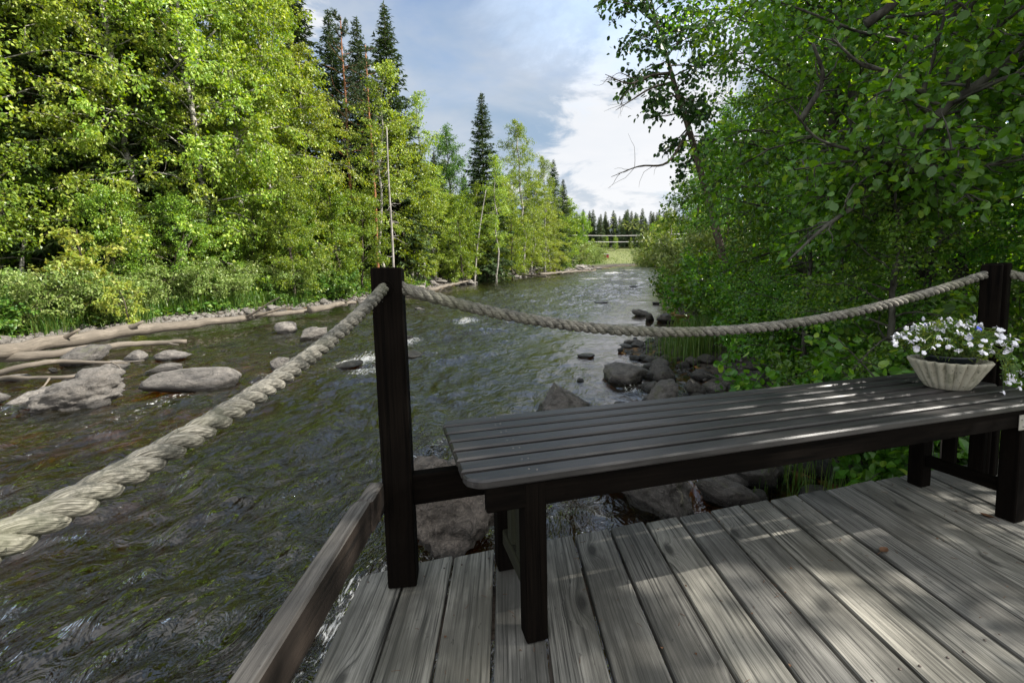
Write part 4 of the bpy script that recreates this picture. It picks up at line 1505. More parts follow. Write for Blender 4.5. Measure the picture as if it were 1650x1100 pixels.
BS = [(2.9, 2.95), (3.05, 2.65), (3.4, 3.3), (3.7, 3.9), (3.9, 3.3), (4.1, 5.2), (4.3, 6.0), (4.1, 4.5), (4.5, 4.0), (4.4, 6.9), (4.4, 7.6), (4.1, 5.6), (4.4, 6.8), (4.3, 8.2), (4.7, 9.2), (5.3, 10.2), (4.9, 7.8), (3.3, 2.75),
      (3.8, 2.6), (4.4, 2.9), (4.9, 3.4), (5.9, 11.6), (6.4, 12.8), (6.9, 14.4), (7.6, 16), (8.3, 18), (5.7, 9.4), (4.6, 2.2), (3.7, 1.9)]
for i, (x, y) in enumerate(BS):
    put("near_bush%d" % (i % 2), x, y, vr.uniform(0.75, 1.05) * (1 if y < 9 else 1.25), i * 2.3, "low leafy hazel shrub spilling over the stones of the right shore", "shrub", "hazel shrubs along the right shore")
for i in range(22):
    y = 11.5 + 30 * (i / 22)
    put("near_bush%d" % (i % 2), float(x_right(y)) + vr.uniform(1.1, 1.8), y, vr.uniform(1.1, 1.5), i * 1.3, "dense leafy shrub hanging over the water farther up the right shore", "shrub", "hanging shrubs of the right shore")
for i in range(22):
    y = 18 + 95 * (i / 22) ** 1.2
    put("willow%d" % (i % 2), float(x_right(y)) + vr.uniform(1.2, 2.4), y, vr.uniform(1.0, 1.6), i, "shrub at the water on the far right bank", "shrub", "shrubs up the right bank")

# ------------------------------------------------------------------ rocks
def icosphere(sub):
    import bmesh
    bm = bmesh.new()
    bmesh.ops.create_icosphere(bm, subdivisions=sub, radius=1.0)
    bm.verts.ensure_lookup_table()
    V = np.array([v.co[:] for v in bm.verts])
    F = np.array([[v.index for v in f.verts] for f in bm.faces])
    bm.free()
    return V, F


ICO = {k: icosphere(k) for k in (3, 4, 5)}


def rock_mesh(name, seed, mat, sub=4, cuts=9, rough=0.10, lump=0.22, cut_depth=(0.45, 0.85), planes=()):
    rng = np.random.default_rng(seed)
    V, F = ICO[sub]
    V = V * (1 + lump * fbm(V * 1.1 + seed * 3.3, 3, seed)[:, None])
    for _ in range(cuts):
        n = unit(rng.normal(0, 1, 3))
        d = rng.uniform(*cut_depth)
        e = np.maximum(V @ n - d, 0)
        V = V - n * (e * rng.uniform(0.75, 0.97))[:, None]
    for n, d in planes:
        n = unit(np.array(n, float))
        V = V - n * (np.maximum(V @ n - d, 0) * 0.96)[:, None]
    nrm = unit(V)
    V = V + nrm * (rough * fbm(V * 4.2 + seed, 5, seed + 5, 0.55) * 0.55 + rough * 0.25 * np.abs(fbm(V * 11 + seed, 3, seed + 9)))[:, None]
    V = V / np.abs(V).max(0)
    mb = MB()
    mb.add(V, F)
    return mb.mesh(name, mat, True)


def place_rock(me, name, x, y, size, rot=0.0, label=None, cat="rock", group=None, sink=0.35, z=None, tilt=(0, 0)):
    o = bpy.data.objects.new(name, me)
    scene.collection.objects.link(o)
    zz = (max(float(terrain(x, y)), ZW - 0.02) if z is None else z) + size[2] * (1 - 2 * sink)
    o.location = (x, y, zz)
    o.scale = size
    o.rotation_euler = (tilt[0], tilt[1], rot)
    return tag(o, label, cat, group)


def px_rock(me, x0, x1, y_base, height_px, depth_ratio, label, name="boulder", rot=0.0, tilt=(0, 0), cat="boulder", group=None, sink=0.35, extra=0.0):
    """a rock that spans x0..x1 in the photo with its waterline at y_base"""
    p = on_water((x0 + x1) / 2, y_base)
    d = (p - CAM) @ _FF
    hw = (x1 - x0) / 2 * d / 720 * 1.06
    hd = hw * depth_ratio
    hz = height_px * d / 720 / 2 / (1 - sink) * 1.0
    c = p + np.array((p[0], p[1], 0)) / math.hypot(p[0], p[1]) * hd * 0.8
    return place_rock(me, name, c[0], c[1], (hw, hd, hz), rot, label, cat, group, sink, ZW + extra, tilt)


RK = M["rock_pale"], M["rock_dark"], M["rock_ledge"]
pale = [rock_mesh("boulder", 20 + k, RK[0], 4, (4, 9, 7, 11)[k], 0.07, (0.12, 0.2, 0.18, 0.25)[k]) for k in range(4)]
dark = [rock_mesh("boulder", 40 + k, RK[1], 4, (6, 10, 8, 12, 4)[k], (0.09, 0.14, 0.10, 0.12, 0.05)[k], (0.15, 0.25, 0.2, 0.22, 0.10)[k]) for k in range(5)]
angular = rock_mesh("boulder", 61, RK[1], 5, 14, 0.16, 0.2, (0.35, 0.7))
pointed = rock_mesh("boulder", 64, RK[1], 5, 5, 0.13, 0.12, (0.6, 0.9), (((0.62, 0.1, 0.78), 0.30), ((-0.9, 0.0, 0.42), 0.45), ((0.1, -0.75, 0.6), 0.42)))
ledge = rock_mesh("boulder", 63, RK[0], 5, 12, 0.22, 0.2, (0.4, 0.8))
bedrock = rock_mesh("bedrock_outcrop", 66, RK[2], 5, 8, 0.30, 0.28, (0.5, 0.9))
round_c = [rock_mesh("cobble", 80 + k, RK[1], 3, 5, 0.05, 0.14) for k in range(5)]
pale_c = [rock_mesh("stone", 90 + k, RK[0], 3, 9, 0.09, 0.2) for k in range(5)]

# left shallows
px_rock(pale[0], 245, 383, 630, 33, 0.62, "large smooth pale boulder lying alone in the shallows left of the rope", rot=0.2, sink=0.30)
px_rock(ledge, 70, 188, 655, 46, 0.8, "jagged cracked rock ledge in the left shallows", rot=0.5, sink=0.32, tilt=(0.05, -0.12))
px_rock(pale[2], 18, 96, 653, 24, 0.7, "smooth low rock touching the left side of the jagged ledge", rot=1.0)
px_rock(pale[1], -12, 14, 648, 16, 0.8, "small rock cut by the left edge of the photo", rot=0.4)
px_rock(pale[3], 58, 100, 640, 18, 0.8, "rounded rock between the jagged ledge and the low smooth rock", rot=2.0)
px_rock(pale[1], 130, 200, 617, 26, 0.7, "split grey rock behind the jagged ledge", rot=1.6)
px_rock(pale[3], 106, 134, 616, 14, 0.8, "little rock left of the split grey rock", rot=0.6)
px_rock(dark[1], 104, 172, 586, 28, 0.8, "dark angular rock under the fallen trunk at left", rot=0.9)
px_rock(pale[2], 162, 205, 596, 16, 0.8, "flat pale rock by the forked driftwood twig", rot=0.9)
px_rock(pale[0], 198, 243, 582, 16, 0.7, "low grey rock left of the twin flat stones", rot=2.2)
px_rock(pale[1], 255, 307, 580, 14, 0.7, "flat twin stones upstream of the large pale boulder", rot=0.1)
px_rock(pale[3], 243, 292, 598, 12, 0.7, "thin slab of rock just above the large pale boulder", rot=0.3, sink=0.45)
px_rock(pale[0], 8, 45, 613, 9, 0.7, "tiny flat stone in the left shallows", rot=0.3)
px_rock(dark[0], 78, 92, 598, 8, 0.8, "dark pebble-sized rock beneath the forked twig", rot=0.3)
px_rock(pale[1], 441, 482, 536, 18, 0.8, "pale rock in mid river, left one of the pair under the rope", rot=1.9)
px_rock(pale[3], 482, 525, 546, 20, 0.8, "pale rock in mid river, right one of the pair under the rope", rot=0.8)
px_rock(dark[2], 434, 466, 597, 22, 0.8, "reddish-brown rock beside the rope in the current", rot=0.8)
for k, (a, b, y, h, lab) in enumerate(((738, 772, 515, 4, "washed-over flat rock in midstream with foam around it"), (640, 668, 545, 4, "low wet rock just right of the left post"),
                                       (640, 690, 572, 5, "flat brownish rock awash close to the left post"), (668, 684, 499, 4, "small pale stone below the stony bar"),
                                       (540, 590, 590, 6, "foaming half-sunk rock left of the left post"))):
    px_rock(pale[k % 4], a, b, y, h, 0.6, lab, rot=k, sink=0.5)
# right side
px_rock(dark[0], 967, 1050, 620, 40, 0.75, "big rounded dark boulder at the edge of the right shore stones", rot=2.6, sink=0.3)
px_rock(pointed, 858, 960, 672, 56, 0.7, "pointed dark boulder rising just behind the bench", rot=0.0, sink=0.25)
px_rock(dark[2], 1040, 1090, 612, 26, 0.8, "dark boulder right behind the big rounded one", rot=1.3)
px_rock(dark[4], 1052, 1084, 617, 20, 0.8, "smooth grey stone in front of the right shore boulders", rot=0.3)
px_rock(dark[1], 1028, 1104, 655, 34, 0.7, "mossy jagged rock partly hidden by the bench's back edge", rot=0.7, sink=0.3, tilt=(0, -0.15))
px_rock(dark[3], 1098, 1137, 640, 26, 0.85, "round dark boulder, left one of two behind the bench", rot=0.9, sink=0.25)
px_rock(dark[0], 1134, 1174, 638, 25, 0.85, "round dark boulder, right one of two behind the bench", rot=2.9, sink=0.25)
px_rock(dark[2], 975, 1015, 662, 10, 0.7, "low wet rock just clearing the water behind the bench", rot=0.9, sink=0.4)
for a, b, y, h, lab in ((995, 1022, 562, 9, "small dark stone in calm water, larger of a pair"), (1018, 1038, 556, 8, "small dark stone in calm water, smaller of a pair"),
                        (930, 960, 576, 6, "flat dark stone alone in the calm water"), (926, 942, 617, 7, "lone dark stone upstream of the pointed boulder"),
                        (1014, 1034, 580, 7, "dark stone just above the big rounded boulder"), (955, 984, 489, 4, "flat dark stone in the upper river"),
                        (1014, 1030, 463, 3, "dark rock far up the river"), (1036, 1058, 533, 3, "thin dark stone near the grass tuft"), (1050, 1062, 490, 5, "dark stone by the right bank bushes"),
                        (1060, 1085, 470, 5, "stone under the leaves far up the right bank"), (1018, 1044, 509, 10, "leftmost dark rock of the row on the right shore"),
                        (1038, 1056, 517, 13, "second dark rock of the row on the right shore"), (1056, 1090, 519, 15, "widest dark rock of the row on the right shore"),
                        (1062, 1092, 547, 18, "dark rock just left of the grass tuft"), (1052, 1072, 560, 14, "dark rock at the water left of the cobble heap")):
    px_rock(dark[(a * 7) % 5], a, b, y, h, 0.8, lab, rot=a * 0.7, name="river_stone", cat="stone", sink=0.3)
# below the bench
px_rock(angular, 985, 1125, 835, 96, 0.55, "big angular block of rock seen under the bench beside the water", rot=2.1, sink=0.22, tilt=(0.0, 0.25))
px_rock(dark[0], 1172, 1252, 792, 56, 0.8, "large rounded boulder seen under the bench near the grass", rot=0.4, sink=0.2)
px_rock(dark[4], 1122, 1172, 775, 42, 0.85, "smooth egg-shaped boulder seen under the bench", rot=1.4, sink=0.2)
px_rock(dark[1], 1118, 1215, 818, 44, 0.45, "long split slab of rock leaning in front of the egg-shaped boulder", rot=-0.5, sink=0.2, tilt=(0, 0.35))
px_rock(dark[3], 1150, 1205, 758, 34, 0.8, "flat-topped rock behind the egg-shaped boulder", rot=0.1, sink=0.2)
px_rock(dark[2], 960, 1050, 790, 30, 0.8, "dark rock in the water behind the angular block", rot=0.9, sink=0.3)
px_rock(dark[4], 1205, 1240, 812, 18, 0.9, "small rounded stone at the deck edge under the bench", rot=0.9, sink=0.3)
px_rock(bedrock, 625, 850, 905, 150, 0.75, "broad rough bedrock outcrop beneath the deck's left corner", name="bedrock_outcrop", rot=0.4, sink=0.22)

G_COB = "dark cobbles on the right shore"
kr = np.random.default_rng(31)
n = 0
while n < 120:
    y = kr.uniform(3.2, 10.6)
    e = kr.uniform(-0.75, 1.5)
    x = float(x_right(y)) + e
    s = kr.uniform(0.05, 0.17) * (1.15 if e > 0.2 else 0.9)
    place_rock(round_c[n % 5], "cobble", x, y, (s * kr.uniform(0.9, 1.35), s, s * kr.uniform(0.5, 0.75)), kr.uniform(0, 6),
               "dark rounded cobble among the many heaped on the right shore", "cobble", G_COB, 0.25)
    n += 1
G_BAR = "stones on the left shore and gravel bar"
for n in range(240):
    y = 9.0 + 85 * kr.random() ** 1.15
    far = smooth((y - 22) / 15)
    e = kr.uniform(-0.8, 0.9) * (1 + 0.8 * far) - 4.2 * far * kr.random()
    x = float(x_left(y)) + e
    s = kr.uniform(0.08, 0.24) * (1 + 1.2 * far)
    place_rock(pale_c[n % 5], "stone", x, y, (s * kr.uniform(0.9, 1.7), s, s * kr.uniform(0.4, 0.8)), kr.uniform(0, 6),
               "pale stone among many along the left water's edge", "stone", G_BAR, 0.3)
# countless small gravel between them
def pebble_bed(name, mat, pts, size, seed):
    rng = np.random.default_rng(seed)
    V, F = ICO[3]
    V2, F2 = icosphere(1)
    mb = MB()
    for x, y, z in pts:
        s = rng.uniform(0.5, 1.3) * size
        a = rng.uniform(0, 6.28)
        W = V2 * (s * rng.uniform(0.9, 1.5), s, s * rng.uniform(0.5, 0.8)) * (1 + 0.12 * rng.normal(0, 1, (len(V2), 1)))
        c, sn = math.cos(a), math.sin(a)
        W = W @ np.array([[c, sn, 0], [-sn, c, 0], [0, 0, 1]])
        mb.add(W + (x, y, z), F2)
    return tag(mb.obj(name, mat), kind="stuff")


pts = []
for _ in range(1500):
    y = kr.uniform(2.4, 11)
    x = float(x_right(y)) + kr.uniform(-0.7, 1.6)
    pts.append((x, y, float(terrain(x, y))))
pebble_bed("shore_gravel", RK[1], pts, 0.045, 3)
pts = []
for _ in range(6500):
    y = 9 + 80 * kr.random() ** 1.5
    far = float(smooth((y - 22) / 15))
    x = float(x_left(y)) + kr.uniform(-0.9, 0.9) * (1 + 0.8 * far) - 4.8 * far * kr.random()
    pts.append((x, y, float(terrain(x, y))))
pebble_bed("bar_gravel", RK[0], pts, 0.085, 4)

# ------------------------------------------------------------------ fallen trunks and driftwood
def log(name, pix, depths, radii, label, branches=(), lift=0.0, cat="log", mat=None, wob=0.02):
    P = [at_depth(px, py, d) for (px, py), d in zip(pix, depths)]
    pts = catmull(P, 8)
    pts = pts + np.c_[fbm(pts * 1.7 + 3, 3, 9) * wob, 0 * pts[:, 0], fbm(pts * 1.7 + 9, 3, 10) * wob]
    rad = np.interp(np.linspace(0, 1, len(pts)), np.linspace(0, 1, len(radii)), radii)
    rad = rad * (1 + 0.12 * fbm(pts * 3.1, 3, 12))
    mb = MB()
    o0 = pts[0].copy()
    tube(mb, pts - o0, rad, 12)
    for t, dx, dy, dz, r in branches:
        i = int(t * (len(pts) - 1))
        q = pts[i] - o0
        b = wander(vr, q, (dx, dy, dz), math.sqrt(dx * dx + dy * dy + dz * dz), 4, 0.12)
        tube(mb, b, np.linspace(r, r * 0.45, 5), 8)
    o = mb.obj(name, mat or M["drift"])
    o.location = o0
    return tag(o, label, cat)


def wd(px, py, up=0.0):
    """distance at which a place in the photo lies UP metres above the water"""
    p = on_water(px, py, ZW + up)
    return float((p - CAM) @ _FF)


tr = [(-60, 582, 0.32), (60, 556, 0.34), (200, 533, 0.34), (330, 520, 0.30), (450, 505, 0.26), (560, 492, 0.2)]
log("fallen_trunk", [(a, b) for a, b, _ in tr], [wd(a, b, u) for a, b, u in tr], (0.125, 0.15, 0.145, 0.115, 0.085, 0.05),
    "long bleached fallen trunk lying along the left water's edge",
    ((0.27, 0.40, 0.1, 0.20, 0.06), (0.42, 0.36, 0.1, 0.26, 0.075), (0.74, 1.0, 0.5, 0.3, 0.05), (0.70, 1.2, 0.2, 0.36, 0.04), (0.12, -0.9, -0.1, -0.05, 0.06)), wob=0.05)
tr = [(-50, 580, 0.22), (70, 572, 0.2), (150, 562, 0.16), (230, 554, 0.12), (300, 551, 0.08)]
log("driftwood_pole", [(a, b) for a, b, _ in tr], [wd(a, b, u) for a, b, u in tr], (0.10, 0.09, 0.07, 0.06, 0.045),
    "thinner bleached pole lying in front of the long fallen trunk", ((0.9, 0.3, 0.0, -0.12, 0.03),), wob=0.04)
tr = [(-30, 606, 0.14), (40, 592, 0.24), (100, 583, 0.24), (160, 583, 0.20), (205, 587, 0.12)]
log("driftwood_branch", [(a, b) for a, b, _ in tr], [wd(a, b, u) for a, b, u in tr], (0.05, 0.045, 0.04, 0.03, 0.012),
    "thin forked branch arching over the rocks of the left shallows", ((0.8, 0.55, 0.15, 0.12, 0.02), (0.85, 0.4, -0.3, -0.05, 0.018)), wob=0.03, cat="branch")
tr = [(-30, 609, 0.12), (50, 609, 0.12), (110, 607, 0.12), (160, 600, 0.1)]
log("driftwood_branch", [(a, b) for a, b, _ in tr], [wd(a, b, u) for a, b, u in tr], (0.035, 0.032, 0.03, 0.012),
    "straight thin branch lying just above the jagged ledge at left", ((0.5, 0.2, -0.25, -0.10, 0.018),), wob=0.02, cat="branch")
for i, (a, b, r, lab) in enumerate((((772, 440), (880, 446), 0.14, "pale driftwood log on the near end of the upstream stony bar"), ((870, 442), (960, 436), 0.16, "long bleached log along the far stony bar"),
                                    ((690, 468), (760, 452), 0.12, "driftwood log among the stones right of the left post"), ((640, 477), (718, 487), 0.10, "dark wet pole half in the water right of the left post"),
                                    ((905, 440), (938, 431), 0.10, "grey branch sticking up from the far stony bar"), ((500, 500), (572, 488), 0.12, "grey log ending behind the left post"))):
    log("driftwood_log", [a, ((a[0] + b[0]) / 2, (a[1] + b[1]) / 2 - 1), b], [wd(*a, 0.25), wd((a[0] + b[0]) / 2, (a[1] + b[1]) / 2 - 1, 0.28), wd(*b, 0.25)], (r, r * 0.85, r * 0.5), lab,
        ((0.8, 0.5, 0.2, 0.5, r * 0.3),), wob=0.05)

# ------------------------------------------------------------------ grass and ground cover
def grass_patch(name, pts, length, seed, mat, lean=0.5, width=0.006):
    rng = np.random.default_rng(seed)
    mb = MB()
    pts = np.asarray(pts, float)
    n = len(pts)
    az = rng.uniform(0, 6.28, n)
    L = rng.uniform(0.5, 1.2, n) * length
    d = np.stack([np.cos(az), np.sin(az), 0 * az], -1)
    s = np.stack([-np.sin(az), np.cos(az), 0 * az], -1) * width
    b = rng.uniform(0.2, 1.0, n) * lean
    z = np.array((0, 0, 1.0))
    p1 = pts + (z * 0.5 + d * 0.12 * b[:, None]) * L[:, None]
    p2 = pts + (z * 0.85 + d * 0.42 * b[:, None]) * L[:, None]
    p3 = pts + (z * (1.02 - 0.45 * b[:, None]) + d * 0.9 * b[:, None]) * L[:, None]
    V = np.stack([pts - s, pts + s, p1 - s * 0.9, p1 + s * 0.9, p2 - s * 0.6, p2 + s * 0.6, p3], 1)
    o = (np.arange(n) * 7)[:, None]
    q = np.concatenate([o + [0, 1, 3, 2], o + [2, 3, 5, 4]])
    t = o + [4, 5, 6]
    mb.add(V.reshape(-1, 3), t, q)
    return tag(mb.obj(name, mat), kind="stuff")


def scatter(n, centers, spread, rng):
    c = np.asarray(centers, float)
    i = rng.integers(0, len(c), n)
    xy = c[i, :2] + rng.normal(0, 1, (n, 2)) * c[i, 2:3] * spread
    return np.c_[xy, terrain(xy[:, 0], xy[:, 1])]


gr = np.random.default_rng(91)
tuft = [(*on_water(1112, 578)[:2], 0.28), (*on_water(1125, 570)[:2], 0.3)]
grass_patch("shore_grass", scatter(1500, tuft, 1.0, gr), 0.62, 1, M["grass"], 0.5, 0.004)
grass_patch("sedge_grass", scatter(260, [(2.45, 3.3, 0.22), (2.7, 3.0, 0.25), (2.3, 3.55, 0.15)], 1.0, gr), 0.42, 2, M["grass"], 0.6, 0.003)
cs = []
for i in range(60):
    y = 8.5 + 24 * (i / 60)
    cs.append((float(x_left(y)) - gr.uniform(0.7, 1.7) - 3.0 * float(smooth((y - 19) / 9)), y, gr.uniform(0.15, 0.4)))
grass_patch("bank_grass", scatter(9000, cs, 1.0, gr), 0.6, 3, M["grass"], 0.7, 0.009)
cs = []
for i in range(60):
    y = 32 + 88 * (i / 60)
    cs.append((float(x_left(y)) - gr.uniform(5.0, 6.5), y, gr.uniform(0.5, 0.9)))
    cs.append((float(x_right(y)) + gr.uniform(0.6, 1.4), y, gr.uniform(0.3, 0.6)))
grass_patch("bank_grass", scatter(6000, cs, 1.0, gr), 1.0, 4, M["grass"], 0.6, 0.03)
# leafy ground cover under the trees of both banks
def ground_cover(name, n, xy, size, mat, seed, h=0.35):
    rng = np.random.default_rng(seed)
    z = terrain(xy[:, 0], xy[:, 1]) + rng.uniform(0.02, h, n) * (0.4 + 0.6 * vnoise(np.c_[xy * 0.8, xy[:, :1] * 0], 5).clip(0, 1))
    mb = MB()
    leaves(mb, np.c_[xy, z], np.c_[rng.normal(0, 1, (n, 2)), rng.normal(-0.2, 0.4, n)], np.c_[rng.normal(0, 0.4, (n, 2)), np.ones(n)], rng.uniform(0.6, 1.3, n) * size, LEAF_SMALL, 1.2)
    return tag(mb.obj(name, mat), kind="stuff")


n = 26000
y = gr.uniform(6, 34, n)
ground_cover("undergrowth", n, np.c_[x_left(y) - 0.7 - np.abs(gr.normal(0, 5.0, n)), y], 0.17, M["leaf_under"], 5, 0.7)
n = 9000
y = gr.uniform(1.0, 13, n)
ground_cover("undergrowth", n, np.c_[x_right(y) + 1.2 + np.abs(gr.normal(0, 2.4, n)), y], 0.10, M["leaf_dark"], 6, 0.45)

# ------------------------------------------------------------------ leaning trees of the right bank, seen one by one
def path_tree(name, key, seed, pix, depths, r0, n_limb, n_leaf, width, lsize, bark, leafm, label, base=0.25, extra=(), drop=0.12, sigma=0.085, droop=0.6, shape=None):
    P = [at_depth(px, py, d) for (px, py), d in zip(pix, depths)]
    g = P[0].copy()
    g[2] = float(terrain(g[0], g[1]))
    if P[0][2] > g[2] + 0.3:
        g2 = np.array((P[0][0] + 0.1, P[0][1] + 0.15, 0))
        g2[2] = float(terrain(g2[0], g2[1]))
        P = [g2 - (0, 0, 0.2)] + P
        g = g2
    pts = catmull(P, 6)
    pts = np.array(pts) - g
    wood, crown = broadleaf(seed, 1, r0, base, width, n_limb, n_leaf, lsize, LEAF_ROUND if shape is None else shape, droop, (0, 0), 0.7, sigma, (-0.2, 0.9), "flat", pts, 0.95, 0, 0.26, drop)
    e = empty(name, tuple(g), label, "alder tree")
    wood.obj("trunk", bark, e)
    crown.obj("crown", leafm, e, False)
    for ep, ed, er in extra:
        q = catmull([at_depth(px, py, d) for (px, py), d in zip(ep, ed)], 6) - g
        mb = MB()
        tube(mb, q, np.interp(np.linspace(0, 1, len(q)), np.linspace(0, 1, len(er)), er), 8)
        ln = np.linalg.norm(q[-1] - q[0])
        for _ in range(9):
            i = int(vr.integers(len(q) // 3, len(q) - 1))
            tw = wander(vr, q[i], unit(q[i + 1] - q[i]) + vr.normal(0, 0.55, 3), ln * vr.uniform(0.12, 0.35), 5, 0.22)
            tube(mb, tw, np.linspace(er[-1] * 0.9 + 0.001, er[-1] * 0.35, 6), 4, False)
        mb.obj("branch", bark, e)
    return e


path_tree("leaning_alder", "a", 701, [(1510, 540), (1460, 400), (1424, 345), (1446, 300), (1438, 252), (1500, 195), (1570, 140), (1660, 80), (1800, 0)], (4.4, 4.0, 3.6, 3.35, 3.2, 3.1, 3.0, 2.95, 2.9), 0.050, 40, 4600, 1.0, 0.060,
          M["bark_grey"], M["leaf_dark"], "crooked lichen-spotted alder trunk bending right across the upper right foliage", 0.35,
          (([(1502, 190), (1488, 150), (1505, 90), (1535, -20)], (3.10, 3.05, 3.00, 2.90), (0.022, 0.016, 0.012, 0.006)),
           ([(1489, 152), (1440, 118), (1390, 105), (1340, 62)], (3.05, 3.00, 2.95, 2.90), (0.015, 0.013, 0.010, 0.005)),
           ([(1430, 300), (1390, 325), (1330, 365), (1270, 420)], (3.25, 3.15, 3.00, 2.90), (0.022, 0.018, 0.012, 0.006)),
           ([(1440, 265), (1400, 250), (1320, 225), (1280, 180)], (3.20, 3.15, 3.10, 3.00), (0.018, 0.013, 0.009, 0.005)),
           ([(1440, 262), (1530, 270), (1600, 265), (1680, 250)], (3.20, 3.00, 2.80, 2.70), (0.016, 0.012, 0.010, 0.006)),
           ([(1395, 40), (1440, 5), (1500, -60)], (3.60, 3.50, 3.40), (0.04, 0.034, 0.03)),
           ([(1290, 195), (1325, 130), (1310, 70)], (3.80, 3.70, 3.60), (0.026, 0.018, 0.010))))
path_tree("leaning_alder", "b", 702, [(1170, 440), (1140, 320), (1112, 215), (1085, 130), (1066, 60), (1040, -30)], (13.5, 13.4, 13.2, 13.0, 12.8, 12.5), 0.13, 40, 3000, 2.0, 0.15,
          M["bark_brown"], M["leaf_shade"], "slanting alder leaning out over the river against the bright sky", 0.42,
          (([(1080, 118), (1050, 122), (1015, 135), (975, 120)], (13, 12.9, 12.8, 12.7), (0.05, 0.04, 0.025, 0.008)),
           ([(1086, 132), (1050, 142), (1020, 160), (992, 178)], (13, 12.9, 12.8, 12.7), (0.04, 0.03, 0.02, 0.006)),
           ([(1040, 128), (1010, 148), (1000, 170)], (12.9, 12.8, 12.7), (0.02, 0.012, 0.005)),
           ([(1110, 210), (1075, 262), (1030, 268), (985, 285)], (13.2, 13, 12.8, 12.7), (0.05, 0.035, 0.02, 0.007)),
           ([(1030, 132), (1000, 118), (985, 125)], (12.9, 12.8, 12.7), (0.015, 0.01, 0.004))), 0.35, 0.12)

# ------------------------------------------------------------------ far end of the river
fr = np.random.default_rng(202)
for i in range(150):
    row = i % 3
    x = -25 + 125 * (i / 150) + fr.normal(0, 1.0)
    y = 172 + row * 8 + fr.normal(0, 2) + 0.12 * abs(x - 40)
    put("far_spruce%d" % (i % 2), x, y, fr.uniform(0.68, 0.98), fr.uniform(0, 6), "distant spruce in the forest closing off the far end of the river", "spruce tree", "forest at the far end of the river")
for i in range(30):
    x = 0 + 90 * i / 30 + fr.normal(0, 2)
    put("far_birch", x, 165 + fr.normal(0, 2), fr.uniform(0.3, 0.5), i, "small round birch at the foot of the distant forest", "birch tree", "birches before the distant forest")
for i, (px, d) in enumerate(((952, 122), (945, 114), (936, 110), (1044, 116), (1052, 106), (1060, 112), (1068, 100))):
    x, y = spot(px, d, 425)
    put("willow%d" % (i % 2), x, y, 2.3, i, "round shrub at the edge of the far meadow", "shrub", "shrubs round the far meadow")
for i, (px, d, k) in enumerate(((1036, 118, 0.62), (1046, 110, 0.75), (1054, 104, 0.85), (1064, 96, 0.9), (1074, 90, 0.95))):
    x, y = spot(px, d, 425)
    put("far_birch", x, y, k, i * 1.1, "round leafy birch on the right side where the river bends away", "birch tree", "birches at the far right bend")
n = 2600
mx, my = fr.uniform(15, 75, n), fr.uniform(126, 172, n)
grass_patch("meadow_grass", np.c_[mx, my, terrain(mx, my)], 0.42, 9, M["grass"], 0.6, 0.05)

M["red_paint"] = simple_mat("falu_red_paint", (0.20, 0.03, 0.025), 0.8, 0.2, 0.25, 3.0)
M["grey_roof"] = simple_mat("grey_sheet_roof", (0.20, 0.19, 0.18), 0.6, 0.3, 0.15, 2.0)
M["shed_dark"] = simple_mat("dark_doorway_paint", (0.04, 0.02, 0.018), 0.8, 0.2)
x, y = spot(975, 141, 420)
shed = empty("red_shed", (x, y, float(terrain(x, y)) - 0.1), "tiny red wooden shed on the meadow at the far end of the river", "shed")
shed.rotation_euler = (0, 0, 0.25)
shed.scale = (0.85, 0.85, 0.8)
mb = MB()
cbox(mb, (0, 0, 0.85), (2.1, 1.8, 1.9), None, 0.02, 2)
mb.obj("wall", M["red_paint"], shed)
mb = MB()
slab_o = [(-1.3, -1.15), (1.3, -1.15), (1.3, 1.15), (-1.3, 1.15)]
slab(mb, slab_o, 1.81, 1.93, 0.02)
mb.v[0][:, 2] += 0.10 * mb.v[0][:, 1]
rf = mb.obj("roof", M["grey_roof"], shed, False)
mb = MB()
cbox(mb, (-0.35, -0.92, 0.75), (0.7, 0.05, 1.5), None, 0.01, 2)
mb.obj("door", M["shed_dark"], shed)
M["cable"] = simple_mat("pale_cable", (0.55, 0.53, 0.50), 0.6, 0.3, 0.1, 1.0)
for py, sag, lab in ((378.0, 0.6, "upper of the two pale cables strung across the far river"), (385.5, 1.0, "lower of the two pale cables strung across the far river")):
    a, b = at_depth(860, py - 2, 112), at_depth(1110, py - 2, 112)
    t = np.linspace(0, 1, 24)[:, None]
    P = a + (b - a) * t - np.array((0, 0, 1.0)) * 4 * sag * t * (1 - t)
    mb = MB()
    tube(mb, P, 0.085, 6)
    tag(mb.obj("overhead_cable", M["cable"]), lab, "cable")

# ------------------------------------------------------------------ flower bowl on the bench
pc = on_deck(1526, 624, BH)
PM = DECK_M @ Matrix.Translation((pc[0], pc[1], BH))


